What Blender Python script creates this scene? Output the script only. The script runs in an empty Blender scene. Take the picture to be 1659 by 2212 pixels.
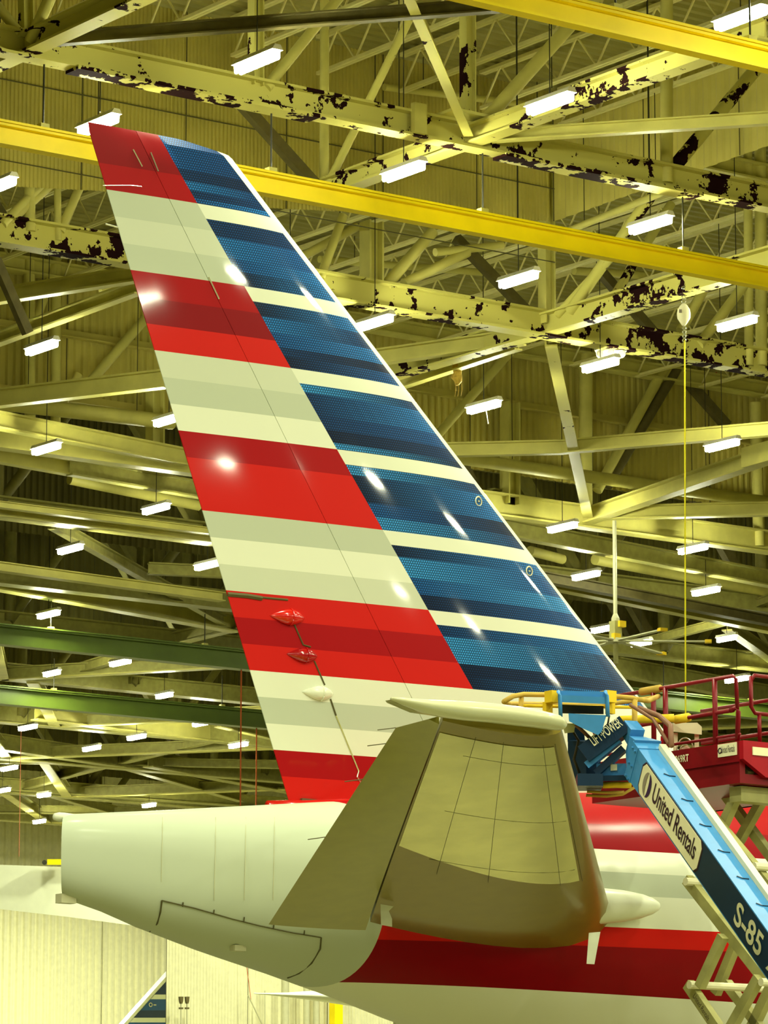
import bpy, math, random
from mathutils import Vector, Matrix
random.seed(7)
S = bpy.context.scene
COL = S.collection

# ------------------------------------------------------------------ camera
W, H = 1659., 2212.
FPX = 8600.                      # focal length in pixels
CX, CY = W / 2, H / 2
PITCH = math.atan((2700. - CY) / FPX)
CAMZ = 1.7
_a = math.atan(11870. * math.cos(PITCH) / FPX)
RT = Vector((math.sin(_a), -math.cos(_a), 0))      # camera right
FH = Vector((math.cos(_a), math.sin(_a), 0))       # camera heading
FW = FH * math.cos(PITCH) + Vector((0, 0, 1)) * math.sin(PITCH)
UPV = -FH * math.sin(PITCH) + Vector((0, 0, 1)) * math.cos(PITCH)
CAM = Vector((0, 0, CAMZ))
cd = bpy.data.cameras.new('camera')
cd.sensor_fit = 'VERTICAL'
cd.sensor_height = 24.
cd.lens = FPX / H * 24.
cd.clip_end = 500
cam = bpy.data.objects.new('camera', cd)
COL.objects.link(cam)
m = Matrix((RT, UPV, -FW)).transposed().to_4x4()
m.translation = CAM
cam.matrix_world = m
S.camera = cam

# ------------------------------------------------------------------ exposure, world, lights
S.view_settings.view_transform = 'Standard'
S.view_settings.look = 'None'
S.view_settings.exposure = 0.0
S.view_settings.gamma = 1.0
S.view_settings.use_curve_mapping = False
LAMP_STRENGTH = 230.0
HOUSE_POWER = 680.0
WORLD_STRENGTH = 0.02
LAMP_COL = (0.97, 1.0, 0.70, 1)
w = bpy.data.worlds.new('world')
S.world = w
w.use_nodes = True
bg = w.node_tree.nodes['Background']
bg.inputs['Color'].default_value = (1.0, 0.97, 0.78, 1)
bg.inputs['Strength'].default_value = WORLD_STRENGTH

def area_lamp(x, y, z, power=HOUSE_POWER):
    l = bpy.data.lights.new('ceiling_or_fill_light', 'AREA')
    l.shape = 'RECTANGLE'; l.size = 0.4; l.size_y = 1.2
    l.energy = power; l.color = LAMP_COL[:3]
    o = bpy.data.objects.new('ceiling_or_fill_light', l)
    COL.objects.link(o); o.location = (x, y, z)
# the hall's own lamp grid where it runs on overhead, out of the frame
for gx in range(0, 8):
    for gy in range(0, 6):
        area_lamp(2 + gx * 9.3, -18 + gy * 9.4, 15.4)

for gx in (54, 60, 66, 72, 80):       # added fill without fixtures, to brighten the pale walls at the deep end
    area_lamp(gx, 88, 15.4, 1050)
for gx in (58, 66, 74):  # second added row, for the back wall
    area_lamp(gx, 112, 15.4, 1700)

# ------------------------------------------------------------------ pixel -> place on a known plane
def ray(x, y):
    return FW + RT * ((x - CX) / FPX) - UPV * ((y - CY) / FPX)
def onX(x, y, X):
    d = ray(x, y); return CAM + d * (X / d.x)
def onY(x, y, Y):
    d = ray(x, y); return CAM + d * (Y / d.y)
def onZ(x, y, Z):
    d = ray(x, y); return CAM + d * ((Z - CAMZ) / d.z)
def atD(x, y, D):
    return CAM + ray(x, y) * D
def depth(p):
    return (p - CAM).dot(FW)
def on(pl, x, y):
    return {'X': onX, 'Y': onY, 'Z': onZ, 'D': atD}[pl[0]](x, y, pl[1])

# ------------------------------------------------------------------ materials
def principled(name):
    mt = bpy.data.materials.new(name); mt.use_nodes = True
    return mt, mt.node_tree, mt.node_tree.nodes['Principled BSDF']
def paint(name, col, rough=0.45, metal=0.0, coat=0.0, noise=0.06, scale=6.0):
    mt, nt, b = principled(name)
    tc = nt.nodes.new('ShaderNodeTexCoord')
    nz = nt.nodes.new('ShaderNodeTexNoise'); nz.inputs['Scale'].default_value = scale
    nz.inputs['Detail'].default_value = 5
    nt.links.new(tc.outputs['Object'], nz.inputs['Vector'])
    mp = nt.nodes.new('ShaderNodeMapRange')
    mp.inputs['From Min'].default_value = 0.3; mp.inputs['From Max'].default_value = 0.7
    mp.inputs['To Min'].default_value = 1 - noise; mp.inputs['To Max'].default_value = 1 + noise
    nt.links.new(nz.outputs['Fac'], mp.inputs['Value'])
    mx = nt.nodes.new('ShaderNodeVectorMath'); mx.operation = 'SCALE'
    mx.inputs[0].default_value = col[:3]
    nt.links.new(mp.outputs['Result'], mx.inputs['Scale'])
    nt.links.new(mx.outputs['Vector'], b.inputs['Base Color'])
    b.inputs['Roughness'].default_value = rough
    b.inputs['Metallic'].default_value = metal
    b.inputs['Specular IOR Level'].default_value = 0.25
    b.inputs['Coat Weight'].default_value = coat
    b.inputs['Coat Roughness'].default_value = 0.08
    return mt
def peeling(name, col, thr):
    """cream paint flaking off to dark rust in patches"""
    mt, nt, b = principled(name)
    tc = nt.nodes.new('ShaderNodeTexCoord')
    nz = nt.nodes.new('ShaderNodeTexNoise'); nz.inputs['Scale'].default_value = 3.2
    nz.inputs['Detail'].default_value = 9; nz.inputs['Roughness'].default_value = 0.62
    n2 = nt.nodes.new('ShaderNodeTexNoise'); n2.inputs['Scale'].default_value = 0.35
    nt.links.new(tc.outputs['Object'], nz.inputs['Vector'])
    nt.links.new(tc.outputs['Object'], n2.inputs['Vector'])
    ad = nt.nodes.new('ShaderNodeMath'); ad.operation = 'MULTIPLY_ADD'
    ad.inputs[1].default_value = 0.55
    nt.links.new(n2.outputs['Fac'], ad.inputs[0]); nt.links.new(nz.outputs['Fac'], ad.inputs[2])
    cr = nt.nodes.new('ShaderNodeMath'); cr.operation = 'GREATER_THAN'; cr.inputs[1].default_value = thr
    nt.links.new(ad.outputs[0], cr.inputs[0])
    mx = nt.nodes.new('ShaderNodeMix'); mx.data_type = 'RGBA'
    mx.inputs['A'].default_value = (*col, 1); mx.inputs['B'].default_value = (0.016, 0.005, 0.005, 1)
    nt.links.new(cr.outputs[0], mx.inputs['Factor'])
    nt.links.new(mx.outputs['Result'], b.inputs['Base Color'])
    rr = nt.nodes.new('ShaderNodeMapRange'); rr.inputs['To Min'].default_value = 0.5; rr.inputs['To Max'].default_value = 0.95
    nt.links.new(cr.outputs[0], rr.inputs['Value']); nt.links.new(rr.outputs['Result'], b.inputs['Roughness'])
    b.inputs['Specular IOR Level'].default_value = 0.03
    return mt
def emis(name, col, st):
    mt = bpy.data.materials.new(name); mt.use_nodes = True
    nt = mt.node_tree; nt.nodes.remove(nt.nodes['Principled BSDF'])
    e = nt.nodes.new('ShaderNodeEmission'); e.inputs['Color'].default_value = col
    e.inputs['Strength'].default_value = st
    nt.links.new(e.outputs[0], nt.nodes['Material Output'].inputs['Surface'])
    return mt
CREAM = (0.57, 0.525, 0.13)
M = dict(
    steel=paint('cream_steel_paint', CREAM, 0.5, noise=0.12, scale=2.5),
    steel_rust=peeling('cream_paint_flaking', CREAM, 0.85),
    steel_heavy=peeling('cream_paint_badly_flaking', CREAM, 0.795),
    steel_worn=peeling('cream_paint_worn', CREAM, 0.955),
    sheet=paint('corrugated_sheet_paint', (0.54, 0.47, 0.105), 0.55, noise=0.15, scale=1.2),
    sheetdark=paint('corrugated_sheet_shaded', (0.13, 0.115, 0.025), 0.6, noise=0.2, scale=1.0),  # sheet colour darkened: shade of the far bays is put into it
    steelmid=paint('cream_steel_half_shaded', (0.36, 0.335, 0.085), 0.5, noise=0.15),  # cream darkened partway, shade painted in for the dimmer far beams
    steeldim=paint('cream_steel_shaded', (0.20, 0.18, 0.04), 0.55, noise=0.15),  # cream darkened further, shade painted in for the far truss webs
    deck=paint('roof_deck_paint', (0.34, 0.31, 0.09), 0.6, noise=0.12, scale=1.0),
    joist=paint('joist_paint', (0.78, 0.72, 0.28), 0.5),
    dark=paint('dark_steel', (0.03, 0.028, 0.012), 0.5),
    brown=paint('dark_brace_paint', (0.12, 0.10, 0.03), 0.55, noise=0.2),
    yellow=paint('crane_yellow', (0.98, 0.76, 0.0), 0.5, noise=0.08, scale=2),
    green=paint('crane_green', (0.11, 0.16, 0.02), 0.4, noise=0.1, scale=2),
    white=paint('white_paint', (0.80, 0.83, 0.62), 0.3, noise=0.02),
    wallwhite=paint('pale_wall_sheet', (0.80, 0.78, 0.50), 0.55, noise=0.06),
    concrete=paint('sealed_concrete', (0.30, 0.285, 0.14), 0.4, noise=0.45, scale=0.35),
    lamp=emis('lamp_glow', LAMP_COL, LAMP_STRENGTH),
    housing=paint('lamp_housing_white', (0.7, 0.68, 0.5), 0.4),
    seam=paint('seam_dark', (0.10, 0.09, 0.03), 0.5),
    chrome=paint('bare_metal_edge', (0.75, 0.76, 0.6), 0.2, metal=0.9),
    lred=paint('lift_red', (0.19, 0.002, 0.006), 0.35, noise=0.1),
    lredside=paint('lift_red_panel', (0.36, 0.002, 0.010), 0.4, noise=0.1),
    lblue=paint('lift_blue', (0.06, 0.27, 0.60), 0.35, noise=0.08),
    lnavy=paint('lift_navy', (0.004, 0.025, 0.06), 0.35),
    lyellow=paint('foam_yellow', (0.85, 0.58, 0.02), 0.6),
    tan=paint('worn_tan_padding', (0.55, 0.36, 0.06), 0.7, noise=0.2),
    galv=paint('scissor_arm_paint', (0.40, 0.38, 0.14), 0.5, noise=0.15),
    plate=paint('label_plate', (0.82, 0.78, 0.50), 0.4, noise=0.02),
    ink=paint('label_ink', (0.03, 0.012, 0.02), 0.5),
    inkpurple=paint('label_purple', (0.03, 0.01, 0.06), 0.5),
    inkgrey=paint('label_grey', (0.28, 0.24, 0.17), 0.5),
    letter=paint('letter_cream', (0.62, 0.60, 0.36), 0.5),
    rope_o=paint('orange_rope', (0.50, 0.10, 0.02), 0.8),
    rope_dull=paint('dull_red_rope', (0.30, 0.09, 0.04), 0.8),
    rope_y=paint('yellow_rope', (0.85, 0.75, 0.02), 0.7),
    foam=paint('torn_insulation', (0.50, 0.33, 0.05), 0.8, noise=0.3, scale=20),
    hose=paint('copper_hose', (0.22, 0.10, 0.05), 0.5),
    rubber=paint('tyre_rubber', (0.03, 0.03, 0.02), 0.8),
    orange=paint('orange_sticker', (0.8, 0.3, 0.05), 0.5),
    signred=paint('sign_red', (0.4, 0.01, 0.01), 0.5),
    pipeg=paint('grey_pipe', (0.55, 0.54, 0.33), 0.45),
    stabgrey=paint('tailplane_primer', (0.26, 0.20, 0.02), 0.3, metal=0.25, coat=0.2, noise=0.05),
    stabmetal=paint('tailplane_bare_metal', (0.86, 0.83, 0.36), 0.13, metal=0.7, noise=0.12, scale=3),
    elevator=paint('elevator_primer', (0.33, 0.31, 0.05), 0.28, metal=0.3, coat=0.2, noise=0.06),
)

# ------------------------------------------------------------------ mesh helpers
class MB:
    def __init__(s): s.v = []; s.f = []; s.mi = []
    def add(s, v, f, mi=0):
        n = len(s.v); s.v += [tuple(q) for q in v]
        s.f += [tuple(i + n for i in q) for q in f]; s.mi += [mi] * len(f)
    def box(s, lo, hi, mi=0):
        x0, y0, z0 = lo; x1, y1, z1 = hi
        s.add([(x0,y0,z0),(x1,y0,z0),(x1,y1,z0),(x0,y1,z0),(x0,y0,z1),(x1,y0,z1),(x1,y1,z1),(x0,y1,z1)],
              [(0,3,2,1),(4,5,6,7),(0,1,5,4),(1,2,6,5),(2,3,7,6),(3,0,4,7)], mi)
    def extrude(s, prof, p0, p1, up=None, mi=0):
        p0 = Vector(p0); p1 = Vector(p1); d = (p1 - p0).normalized()
        up = Vector(up) if up is not None else Vector((0, 0, 1))
        if abs(d.dot(up)) > 0.97: up = Vector((1, 0, 0)) if abs(d.x) < 0.9 else Vector((0, 1, 0))
        a = d.cross(up).normalized(); b = a.cross(d).normalized()
        n = len(prof)
        vs = [p + a * q[0] + b * q[1] for p in (p0, p1) for q in prof]
        fs = [(i, (i + 1) % n, n + (i + 1) % n, n + i) for i in range(n)]
        s.add(vs, fs + [tuple(range(n - 1, -1, -1)), tuple(range(n, 2 * n))], mi)
    def bar(s, p0, p1, w, h, up=None, mi=0):
        s.extrude([(-w/2,-h/2),(w/2,-h/2),(w/2,h/2),(-w/2,h/2)], p0, p1, up, mi)
    def ibeam(s, p0, p1, w, h, up=None, mi=0):
        t = min(0.035, h * 0.12); q = min(0.025, w * 0.14)
        for pr in ([(-w/2,-h/2),(w/2,-h/2),(w/2,-h/2+t),(-w/2,-h/2+t)],
                   [(-q/2,-h/2+t),(q/2,-h/2+t),(q/2,h/2-t),(-q/2,h/2-t)],
                   [(-w/2,h/2-t),(w/2,h/2-t),(w/2,h/2),(-w/2,h/2)]):
            s.extrude(pr, p0, p1, up, mi)
    def pipe(s, p0, p1, r, n=12, mi=0):
        s.extrude([(r * math.cos(2*math.pi*i/n), r * math.sin(2*math.pi*i/n)) for i in range(n)], p0, p1, None, mi)
    def angle(s, p0, p1, w, h, up=None, mi=0):
        t = min(w, h) * 0.15
        s.extrude([(-w/2,-h/2),(w/2,-h/2),(w/2,-h/2+t),(-w/2+t,-h/2+t),(-w/2+t,h/2),(-w/2,h/2)], p0, p1, up, mi)
    def tube(s, pts, r, n=8, mi=0):
        pts = [Vector(p) for p in pts]
        rings = []
        up = Vector((0, 0, 1))
        for i, p in enumerate(pts):
            d = (pts[min(i+1, len(pts)-1)] - pts[max(i-1, 0)]).normalized()
            u = up if abs(d.dot(up)) < 0.95 else Vector((1, 0.2, 0)).normalized()
            a = d.cross(u).normalized(); b = a.cross(d)
            rings.append([p + a * r * math.cos(2*math.pi*k/n) + b * r * math.sin(2*math.pi*k/n) for k in range(n)])
        s.loft(rings, mi=mi)
    def loft(s, rings, mi=0, caps=True, closed=True):
        n = len(rings[0]); vs = [v for r in rings for v in r]; fs = []
        for i in range(len(rings) - 1):
            for k in range(n if closed else n - 1):
                k2 = (k + 1) % n
                fs.append((i*n+k, i*n+k2, (i+1)*n+k2, (i+1)*n+k))
        if caps:
            fs += [tuple(range(n - 1, -1, -1)), tuple(range((len(rings)-1)*n, len(rings)*n))]
        s.add(vs, fs, mi)
    def ring(s, c, ax, ay, r, t, n=24, mi=0):
        nn = ax.cross(ay)
        rings = []
        for i in range(n + 1):
            q = 2*math.pi*i/n; d = ax*math.cos(q) + ay*math.sin(q)
            rings.append([c + d*(r+t*math.cos(k*math.pi/2)) + nn*t*math.sin(k*math.pi/2) for k in range(4)])
        s.loft(rings, mi, caps=False)
    def build(s, name, mats, parent=None, smooth=False, origin=None):
        me = bpy.data.meshes.new(name)
        o0 = Vector(origin) if origin is not None else Vector((0, 0, 0))
        me.from_pydata([Vector(v) - o0 for v in s.v], [], s.f)
        for q in (mats if isinstance(mats, (list, tuple)) else [mats]):
            me.materials.append(q)
        if max(s.mi, default=0): me.polygons.foreach_set('material_index', s.mi)
        if smooth: me.polygons.foreach_set('use_smooth', [True] * len(me.polygons))
        me.update()
        import bmesh
        b = bmesh.new(); b.from_mesh(me); bmesh.ops.recalc_face_normals(b, faces=b.faces); b.to_mesh(me); b.free()
        o = bpy.data.objects.new(name, me)
        COL.objects.link(o)
        if parent is not None:
            o.parent = parent
            o.location = o0 - Vector(parent.get('base', (0, 0, 0)))
        else: o.location = o0
        return o
def auto_smooth(o, ang=0.6):
    me = o.data
    me.polygons.foreach_set('use_smooth', [True] * len(me.polygons))
    try: me.set_sharp_from_angle(angle=ang)
    except Exception: pass
def thing(name, label, cat, loc=(0, 0, 0), group=None):
    o = bpy.data.objects.new(name, None); COL.objects.link(o)
    o.location = loc; o['base'] = tuple(loc)
    o['label'] = label; o['category'] = cat
    if group: o['group'] = group
    return o
def tag(o, label, cat, group=None):
    o['label'] = label; o['category'] = cat
    if group: o['group'] = group
    return o
def struct(name, mb, mat):
    o = mb.build(name, mat); o['kind'] = 'structure'; return o
def text_mesh(name, body, mat, origin, xdir, ydir, height, parent=None, width=None, bold=0.0):
    cu = bpy.data.curves.new(name, 'FONT'); cu.body = body; cu.size = 1.0; cu.extrude = 0.0
    cu.offset = bold
    tmp = bpy.data.objects.new('tmp_text', cu); COL.objects.link(tmp)
    bpy.context.view_layer.update()
    dg = bpy.context.evaluated_depsgraph_get()
    me = bpy.data.meshes.new_from_object(tmp.evaluated_get(dg))
    bpy.data.objects.remove(tmp); bpy.data.curves.remove(cu)
    xs = [v.co.x for v in me.vertices]; ys = [v.co.y for v in me.vertices]
    x0, x1, y0, y1 = min(xs), max(xs), min(ys), max(ys)
    xdir = Vector(xdir).normalized(); nn = xdir.cross(Vector(ydir)).normalized(); ydir = nn.cross(xdir)
    sy = height / (y1 - y0); sx = (width / (x1 - x0)) if width else sy
    base = Vector(parent.get('base', (0, 0, 0))) if parent is not None else Vector((0, 0, 0))
    for v in me.vertices:
        v.co = Vector(origin) - base + xdir * (v.co.x - x0) * sx + ydir * (v.co.y - y0) * sy
    me.materials.clear(); me.materials.append(mat)
    o = bpy.data.objects.new(name, me); COL.objects.link(o)
    if parent is not None: o.parent = parent
    return o
PROF = {'I': 'ibeam', 'B': 'bar', 'P': 'pipe', 'L': 'angle'}
def member(parent, name, kind, pl, x0, y0, x1, y1, wpx, hpx=None, mat='steel', pl2=None):
    """a steel member whose two ends are seen at (x0,y0) and (x1,y1) on a known plane of the frame"""
    p0 = on(pl, x0, y0); p1 = on(pl2 or pl, x1, y1)
    k = (depth(p0) + depth(p1)) / 2 / FPX
    return member3(parent, name, kind, p0, p1, wpx * k, (hpx or wpx) * k, mat)
def member3(parent, name, kind, p0, p1, w, h, mat='steel'):
    b = MB()
    if kind == 'P': b.pipe(p0, p1, w / 2)
    else: getattr(b, PROF[kind])(p0, p1, w, h)
    o = b.build(name, M[mat], parent, origin=(Vector(p0) + Vector(p1)) / 2)
    if kind == 'P': auto_smooth(o)
    return o

# ------------------------------------------------------------------ setting
ZC = 16.0          # bottom chords of the roof trusses
ZR = 19.7          # roof deck
b = MB(); b.box((-60, -60, -0.3), (150, 150, 0)); struct('floor', b, M['concrete'])
b = MB()           # ribbed roof deck
y = -35.0; prof = []
while y < 125:
    prof += [(y, ZR), (y + 0.10, ZR), (y + 0.13, ZR + 0.05), (y + 0.22, ZR + 0.05)]; y += 0.25
n = len(prof)
b.add([(-40, q[0], q[1]) for q in prof] + [(120, q[0], q[1]) for q in prof],
      [(i, i + 1, n + i + 1, n + i) for i in range(n - 1)])
b.box((-40, -35, ZR + 0.1), (120, 125, ZR + 0.3))
struct('ceiling', b, M['deck'])

def sheet_wall(name, x0, x1, Y, zt, zb, period, dep, mat, axis='x', laps=(), seams=None):
    """corrugated sheet hung in a vertical plane; zt / zb give top and bottom height along it"""
    b = MB(); n = int(abs(x1 - x0) / period); prof = []
    sg = 1 if x1 > x0 else -1
    for i in range(n):
        q = x0 + sg * i * period
        prof += [(q, 0), (q + sg * period * .35, 0), (q + sg * period * .5, dep), (q + sg * period * .85, dep)]
    def pt(q, d, z): return (q, Y + d, z) if axis == 'x' else (Y + d, q, z)
    vs = [pt(q, d, zb(q)) for q, d in prof] + [pt(q, d, zt(q)) for q, d in prof]
    N = len(prof)
    b.add(vs, [(i, i + 1, N + i + 1, N + i) for i in range(N - 1)])
    for fz in laps:       # lap line of the sheets
        pr = [pt(q, -0.012, fz(q)) for q in (x0, x1)]
        b.bar(pr[0], pr[1], 0.02, 0.012, mi=1)
    if seams:
        q = x0
        while (q - x1) * sg < 0:
            b.bar(pt(q, -0.006, zb(q)), pt(q, -0.006, zt(q)), 0.012, 0.012, mi=1); q += sg * seams
    o = b.build(name, [M[mat], M['seam']]); o['kind'] = 'structure'
    return o
def lin(pts):
    def f(q):
        if q <= pts[0][0]: return pts[0][1]
        for (a, za), (c, zc2) in zip(pts, pts[1:]):
            if q <= c: return za + (zc2 - za) * (q - a) / (c - a)
        return pts[-1][1]
    return f
YA = 47.25
cor = onY(1197, 478, YA)
botA = lin([(onY(px, py, YA).x, onY(px, py, YA).z) for px, py in ((-60, 398), (215, 412), (600, 450), (1197, 478))])
lapz = (onY(0, 160, YA).z + onY(830, 345, YA).z) / 2
sheet_wall('wall_near', onY(-60, 400, YA).x, cor.x, YA, lambda q: ZR, botA, 0.068, 0.022, 'sheet',
           laps=[lambda q: lapz, lambda q: onY(0, 345, YA).z], seams=1.8)
rz = onX(1659, 290, cor.x)
sheet_wall('wall_return', YA, 33.0, cor.x, lambda q: ZR, lin([(33.0, rz.z), (YA, cor.z)]), 0.30, 0.02, 'sheet', axis='y', seams=2.2)
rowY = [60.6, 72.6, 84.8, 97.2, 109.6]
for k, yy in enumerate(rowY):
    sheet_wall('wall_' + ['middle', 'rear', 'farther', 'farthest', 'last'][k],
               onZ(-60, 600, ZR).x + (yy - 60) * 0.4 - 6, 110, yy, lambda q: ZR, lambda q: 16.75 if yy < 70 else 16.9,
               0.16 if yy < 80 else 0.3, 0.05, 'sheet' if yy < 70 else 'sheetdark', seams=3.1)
for k, (yy, zz) in enumerate([(60.5, 17.05), (60.5, 18.3)]):
    pass
# end walls low in the background
b = MB()
YW = 112.0
p = onY(-80, 2100, YW); q_ = onY(372, 2100, YW)
sheet_wall('wall_back', p.x - 25, 110, 121.0, lambda q: ZR, lambda q: 0, 0.28, 0.09, 'wallwhite', seams=12.0)
e = onY(359, 2100, 98.0)
sheet_wall('wall_door', e.x, 105, 98.0, lambda q: 12.4, lambda q: 0, 0.11, 0.02, 'wallwhite', seams=2.9)

sheet_wall('wall_right', -35, 121, 112, lambda q: ZR, lambda q: 0, 0.6, 0.1, 'sheet', axis='y', seams=12.0)
sheet_wall('wall_left', -35, 121, -38, lambda q: ZR, lambda q: 0, 0.6, 0.1, 'sheet', axis='y', seams=12.0)
# ------------------------------------------------------------------ roof trusses
Y1, Y2, Y3 = 39.8, 47.6, 60.2
def node(x, y): return onZ(x, y, ZC)
def hbeam(parent, name, kind, x0, y0, x1, y1, wpx, hpx=None, mat='steel', z=ZC):
    return member(parent, name, kind, ('Z', z), x0, y0, x1, y1, wpx, hpx, mat)
# --- truss along the fuselage line, passing above the fin tip
t = thing('roof_truss', 'long cream roof truss with rust-flaked lower chord passing just above the fin tip', 'truss', (30, Y1, ZC))
member3(t, 'bottom_chord', 'I', Vector((20, Y1, ZC)), Vector((64, Y1, ZC)), 0.26, 0.34, 'steel_rust')
member3(t, 'top_chord', 'I', Vector((20, Y1, 19.2)), Vector((64, Y1, 19.2)), 0.26, 0.3, 'steel')
YP = ('Y', Y1)
for (a, c, ww, kk, mm) in [((1011, 290), (1010, -90), 26, 'I', 'steel_rust'), ((57, 80), (55, -60), 26, 'I', 'steel_worn'),
                           ((553, 185), (553, -60), 26, 'I', 'steel_worn'), ((1440, 395), (1440, 0), 28, 'P', 'steel')]:
    member(t, 'vertical', kk, YP, *a, *c, ww, mat=mm)
for (a, c, ww, mm) in [((1035, 275), (1290, -10), 30, 'steel'), ((1465, 350), (1720, 45), 30, 'steel_rust'),
                       ((45, 75), (-40, -30), 22, 'steel'), ((575, 190), (760, -40), 24, 'steel'), ((1000, 270), (900, 20), 20, 'steel')]:
    member(t, 'diagonal', 'P', YP, *a, *c, ww, mat=mm)
for xa, xb in ((24.6, 28.2), (31.2, 34.6)):
    bb = MB(); bb.bar((xa, Y1 - .02, ZC - .185), (xb, Y1 - .02, ZC - .185), .30, .05); bb.build('flange_plate', M['steel_heavy'], t, origin=((xa + xb) / 2, Y1, ZC))
for a in ((890, 262),):
    p = onY(*a, Y1); bb = MB(); bb.bar(p + Vector((-0.10, -0.15, 0.0)), p + Vector((0.10, -0.15, 0.0)), 0.08, 0.40)
    bb.build('splice_plate', M['steel'], t)
p = node(1020, 292); bb = MB(); bb.box(p + Vector((-0.55, -0.32, 0.17)), p + Vector((0.45, 0.32, 0.21)))
bb.build('gusset_plate', M['steel'], t)
# --- cross trusses (running away from the viewer) 
t = thing('roof_truss', 'cross truss whose flaking lower chord meets the chord right above the blue fin stripes', 'truss', (30.7, Y1, ZC))
member3(t, 'bottom_chord', 'I', Vector((30.7, 34.0, ZC)), Vector((30.7, 43.4, ZC)), 0.24, 0.26, 'steel_rust')
pn = onZ(700, 408, ZC)
PX = ('X', 30.7)
member3(t, 'vertical', 'P', pn, pn + Vector((0, 0, 3.4)), 0.13, 0.13)
member(t, 'diagonal', 'P', PX, 705, 405, 885, 40, 18, mat='steel_worn')
member(t, 'diagonal', 'B', ('Y', pn.y), 505, 205, 685, 405, 20, 24, mat='brown')
t = thing('roof_truss', 'cross truss with flaking chord running up out of the top left corner', 'truss', (23.9, Y1, ZC))
member3(t, 'bottom_chord', 'I', Vector((23.9, 33.5, ZC)), Vector((23.95, 41.5, ZC)), 0.24, 0.26, 'steel_rust')
member3(t, 'diagonal', 'P', Vector((23.9, 39.6, ZC)), Vector((23.9, 36.4, 19.2)), 0.15, 0.15)
t = thing('roof_truss', 'cross truss with dark flaking lower chord behind the yellow beam at right', 'truss', (38.2, Y2, ZC))
member3(t, 'bottom_chord', 'I', Vector((38.25, 40.0, ZC)), Vector((38.2, 52.8, ZC)), 0.26, 0.34, 'steel_rust')
member(t, 'diagonal', 'P', ('X', 38.2), 1205, 680, 1330, 545, 20, mat='steel_rust')
member(t, 'diagonal', 'P', ('X', 38.2), 1232, 672, 1415, 410, 26, mat='steel_rust')
p = onZ(1182, 700, ZC); member3(t, 'vertical', 'I', p, p + Vector((0, 0, 3.3)), 0.2, 0.2)
t = thing('roof_truss', 'cream cross truss with bolted plate running to the right edge above the ceiling fan', 'truss', (49, Y3, ZC))
member3(t, 'bottom_chord', 'I', onZ(1270, 1115, ZC), onZ(1720, 962, ZC), 0.26, 0.30, 'steel')
member(t, 'bolted_plate', 'B', ('Z', ZC), 1605, 990, 1690, 966, 10, 44, mat='steel')
# --- second row
t = thing('roof_truss', 'rust-patched roof truss crossing behind the fin at mid height, hoist hanging in front', 'truss', (38, Y2, ZC))
member3(t, 'bottom_chord', 'I', Vector((24, Y2, ZC)), Vector((31.2, Y2, ZC)), 0.30, 0.42, 'steel_heavy')
member3(t, 'bottom_chord', 'I', Vector((31.2, Y2, ZC)), Vector((41.6, Y2, ZC)), 0.30, 0.42, 'steel_rust')
member3(t, 'bottom_chord', 'I', Vector((41.6, Y2, ZC)), Vector((66, Y2, ZC)), 0.30, 0.42, 'steel_heavy')
member3(t, 'top_chord', 'I', Vector((24, Y2, 19.2)), Vector((66, Y2, 19.2)), 0.28, 0.3, 'steel')
YP = ('Y', Y2)
for a, c, ww, kk in [((803, 612), (803, 480), 38, 'I'), ((1645, 790), (1642, 300), 26, 'P'), ((1618, 790), (1615, 300), 20, 'P'),
                     ((65, 500), (63, 320), 24, 'P'), ((125, 520), (124, 370), 16, 'P')]:
    member(t, 'vertical', kk, YP, *a, *c, ww)
for a, c, ww, mm in [((835, 615), (935, 500), 26, 'steel'), ((692, 600), (742, 465), 20, 'steel'), ((872, 612), (1010, 545), 22, 'steel'),
                     ((940, 545), (1085, 530), 18, 'steel'), ((1470, 715), (1535, 600), 22, 'steel'), ((1510, 745), (1610, 612), 22, 'steel'), ((5, 485), (90, 400), 22, 'steel'),
                     ((30, 470), (110, 400), 20, 'steel'), ((130, 500), (172, 405), 20, 'steel'), ((1290, 700), (1450, 440), 20, 'steel_rust')]:
    member(t, 'diagonal', 'P', YP, *a, *c, ww, mat=mm)
for a, c in [((985, 515), (1150, 685)), ((1300, 590), (1425, 735)), ((-10, 560), (60, 720)), ((-20, 430), (40, 520))]:
    member(t, 'brace', 'B', ('Y', Y2 + .4), *a, *c, 18, 20, mat='brown')
# --- third row (over the ceiling fan)
t = thing('roof_truss', 'cream roof truss behind the fin at two-thirds height, above the ceiling fan pole', 'truss', (47, Y3, ZC))
member3(t, 'bottom_chord', 'I', Vector((33, Y3, ZC)), Vector((74, Y3, ZC)), 0.30, 0.46, 'steel')
member3(t, 'top_chord', 'I', Vector((33, Y3, 19.2)), Vector((74, Y3, 19.2)), 0.3, 0.3, 'steel')
YP = ('Y', Y3)
for a, c, ww, kk in [((1102, 1090), (1102, 870), 32, 'I'), ((1265, 1110), (1265, 765), 30, 'P'), ((1640, 1180), (1632, 870), 26, 'P'),
                     ((65, 910), (63, 560), 24, 'P'), ((120, 920), (122, 480), 22, 'P'), ((335, 960), (335, 840), 30, 'I')]:
    member(t, 'vertical', kk, YP, *a, *c, ww)
for a, c, ww, mm in [((945, 940), (1120, 740), 20, 'steel'), ((1290, 1060), (1440, 785), 22, 'steel'), ((1312, 1050), (1490, 750), 22, 'brown'),
                     ((195, 825), (312, 690), 22, 'steel'), ((75, 700), (130, 540), 20, 'steel'), ((130, 880), (170, 810), 20, 'steel'), ((700, 720), (760, 640), 20, 'brown')]:
    member(t, 'diagonal', 'P', YP, *a, *c, ww, mat=mm)
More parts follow.
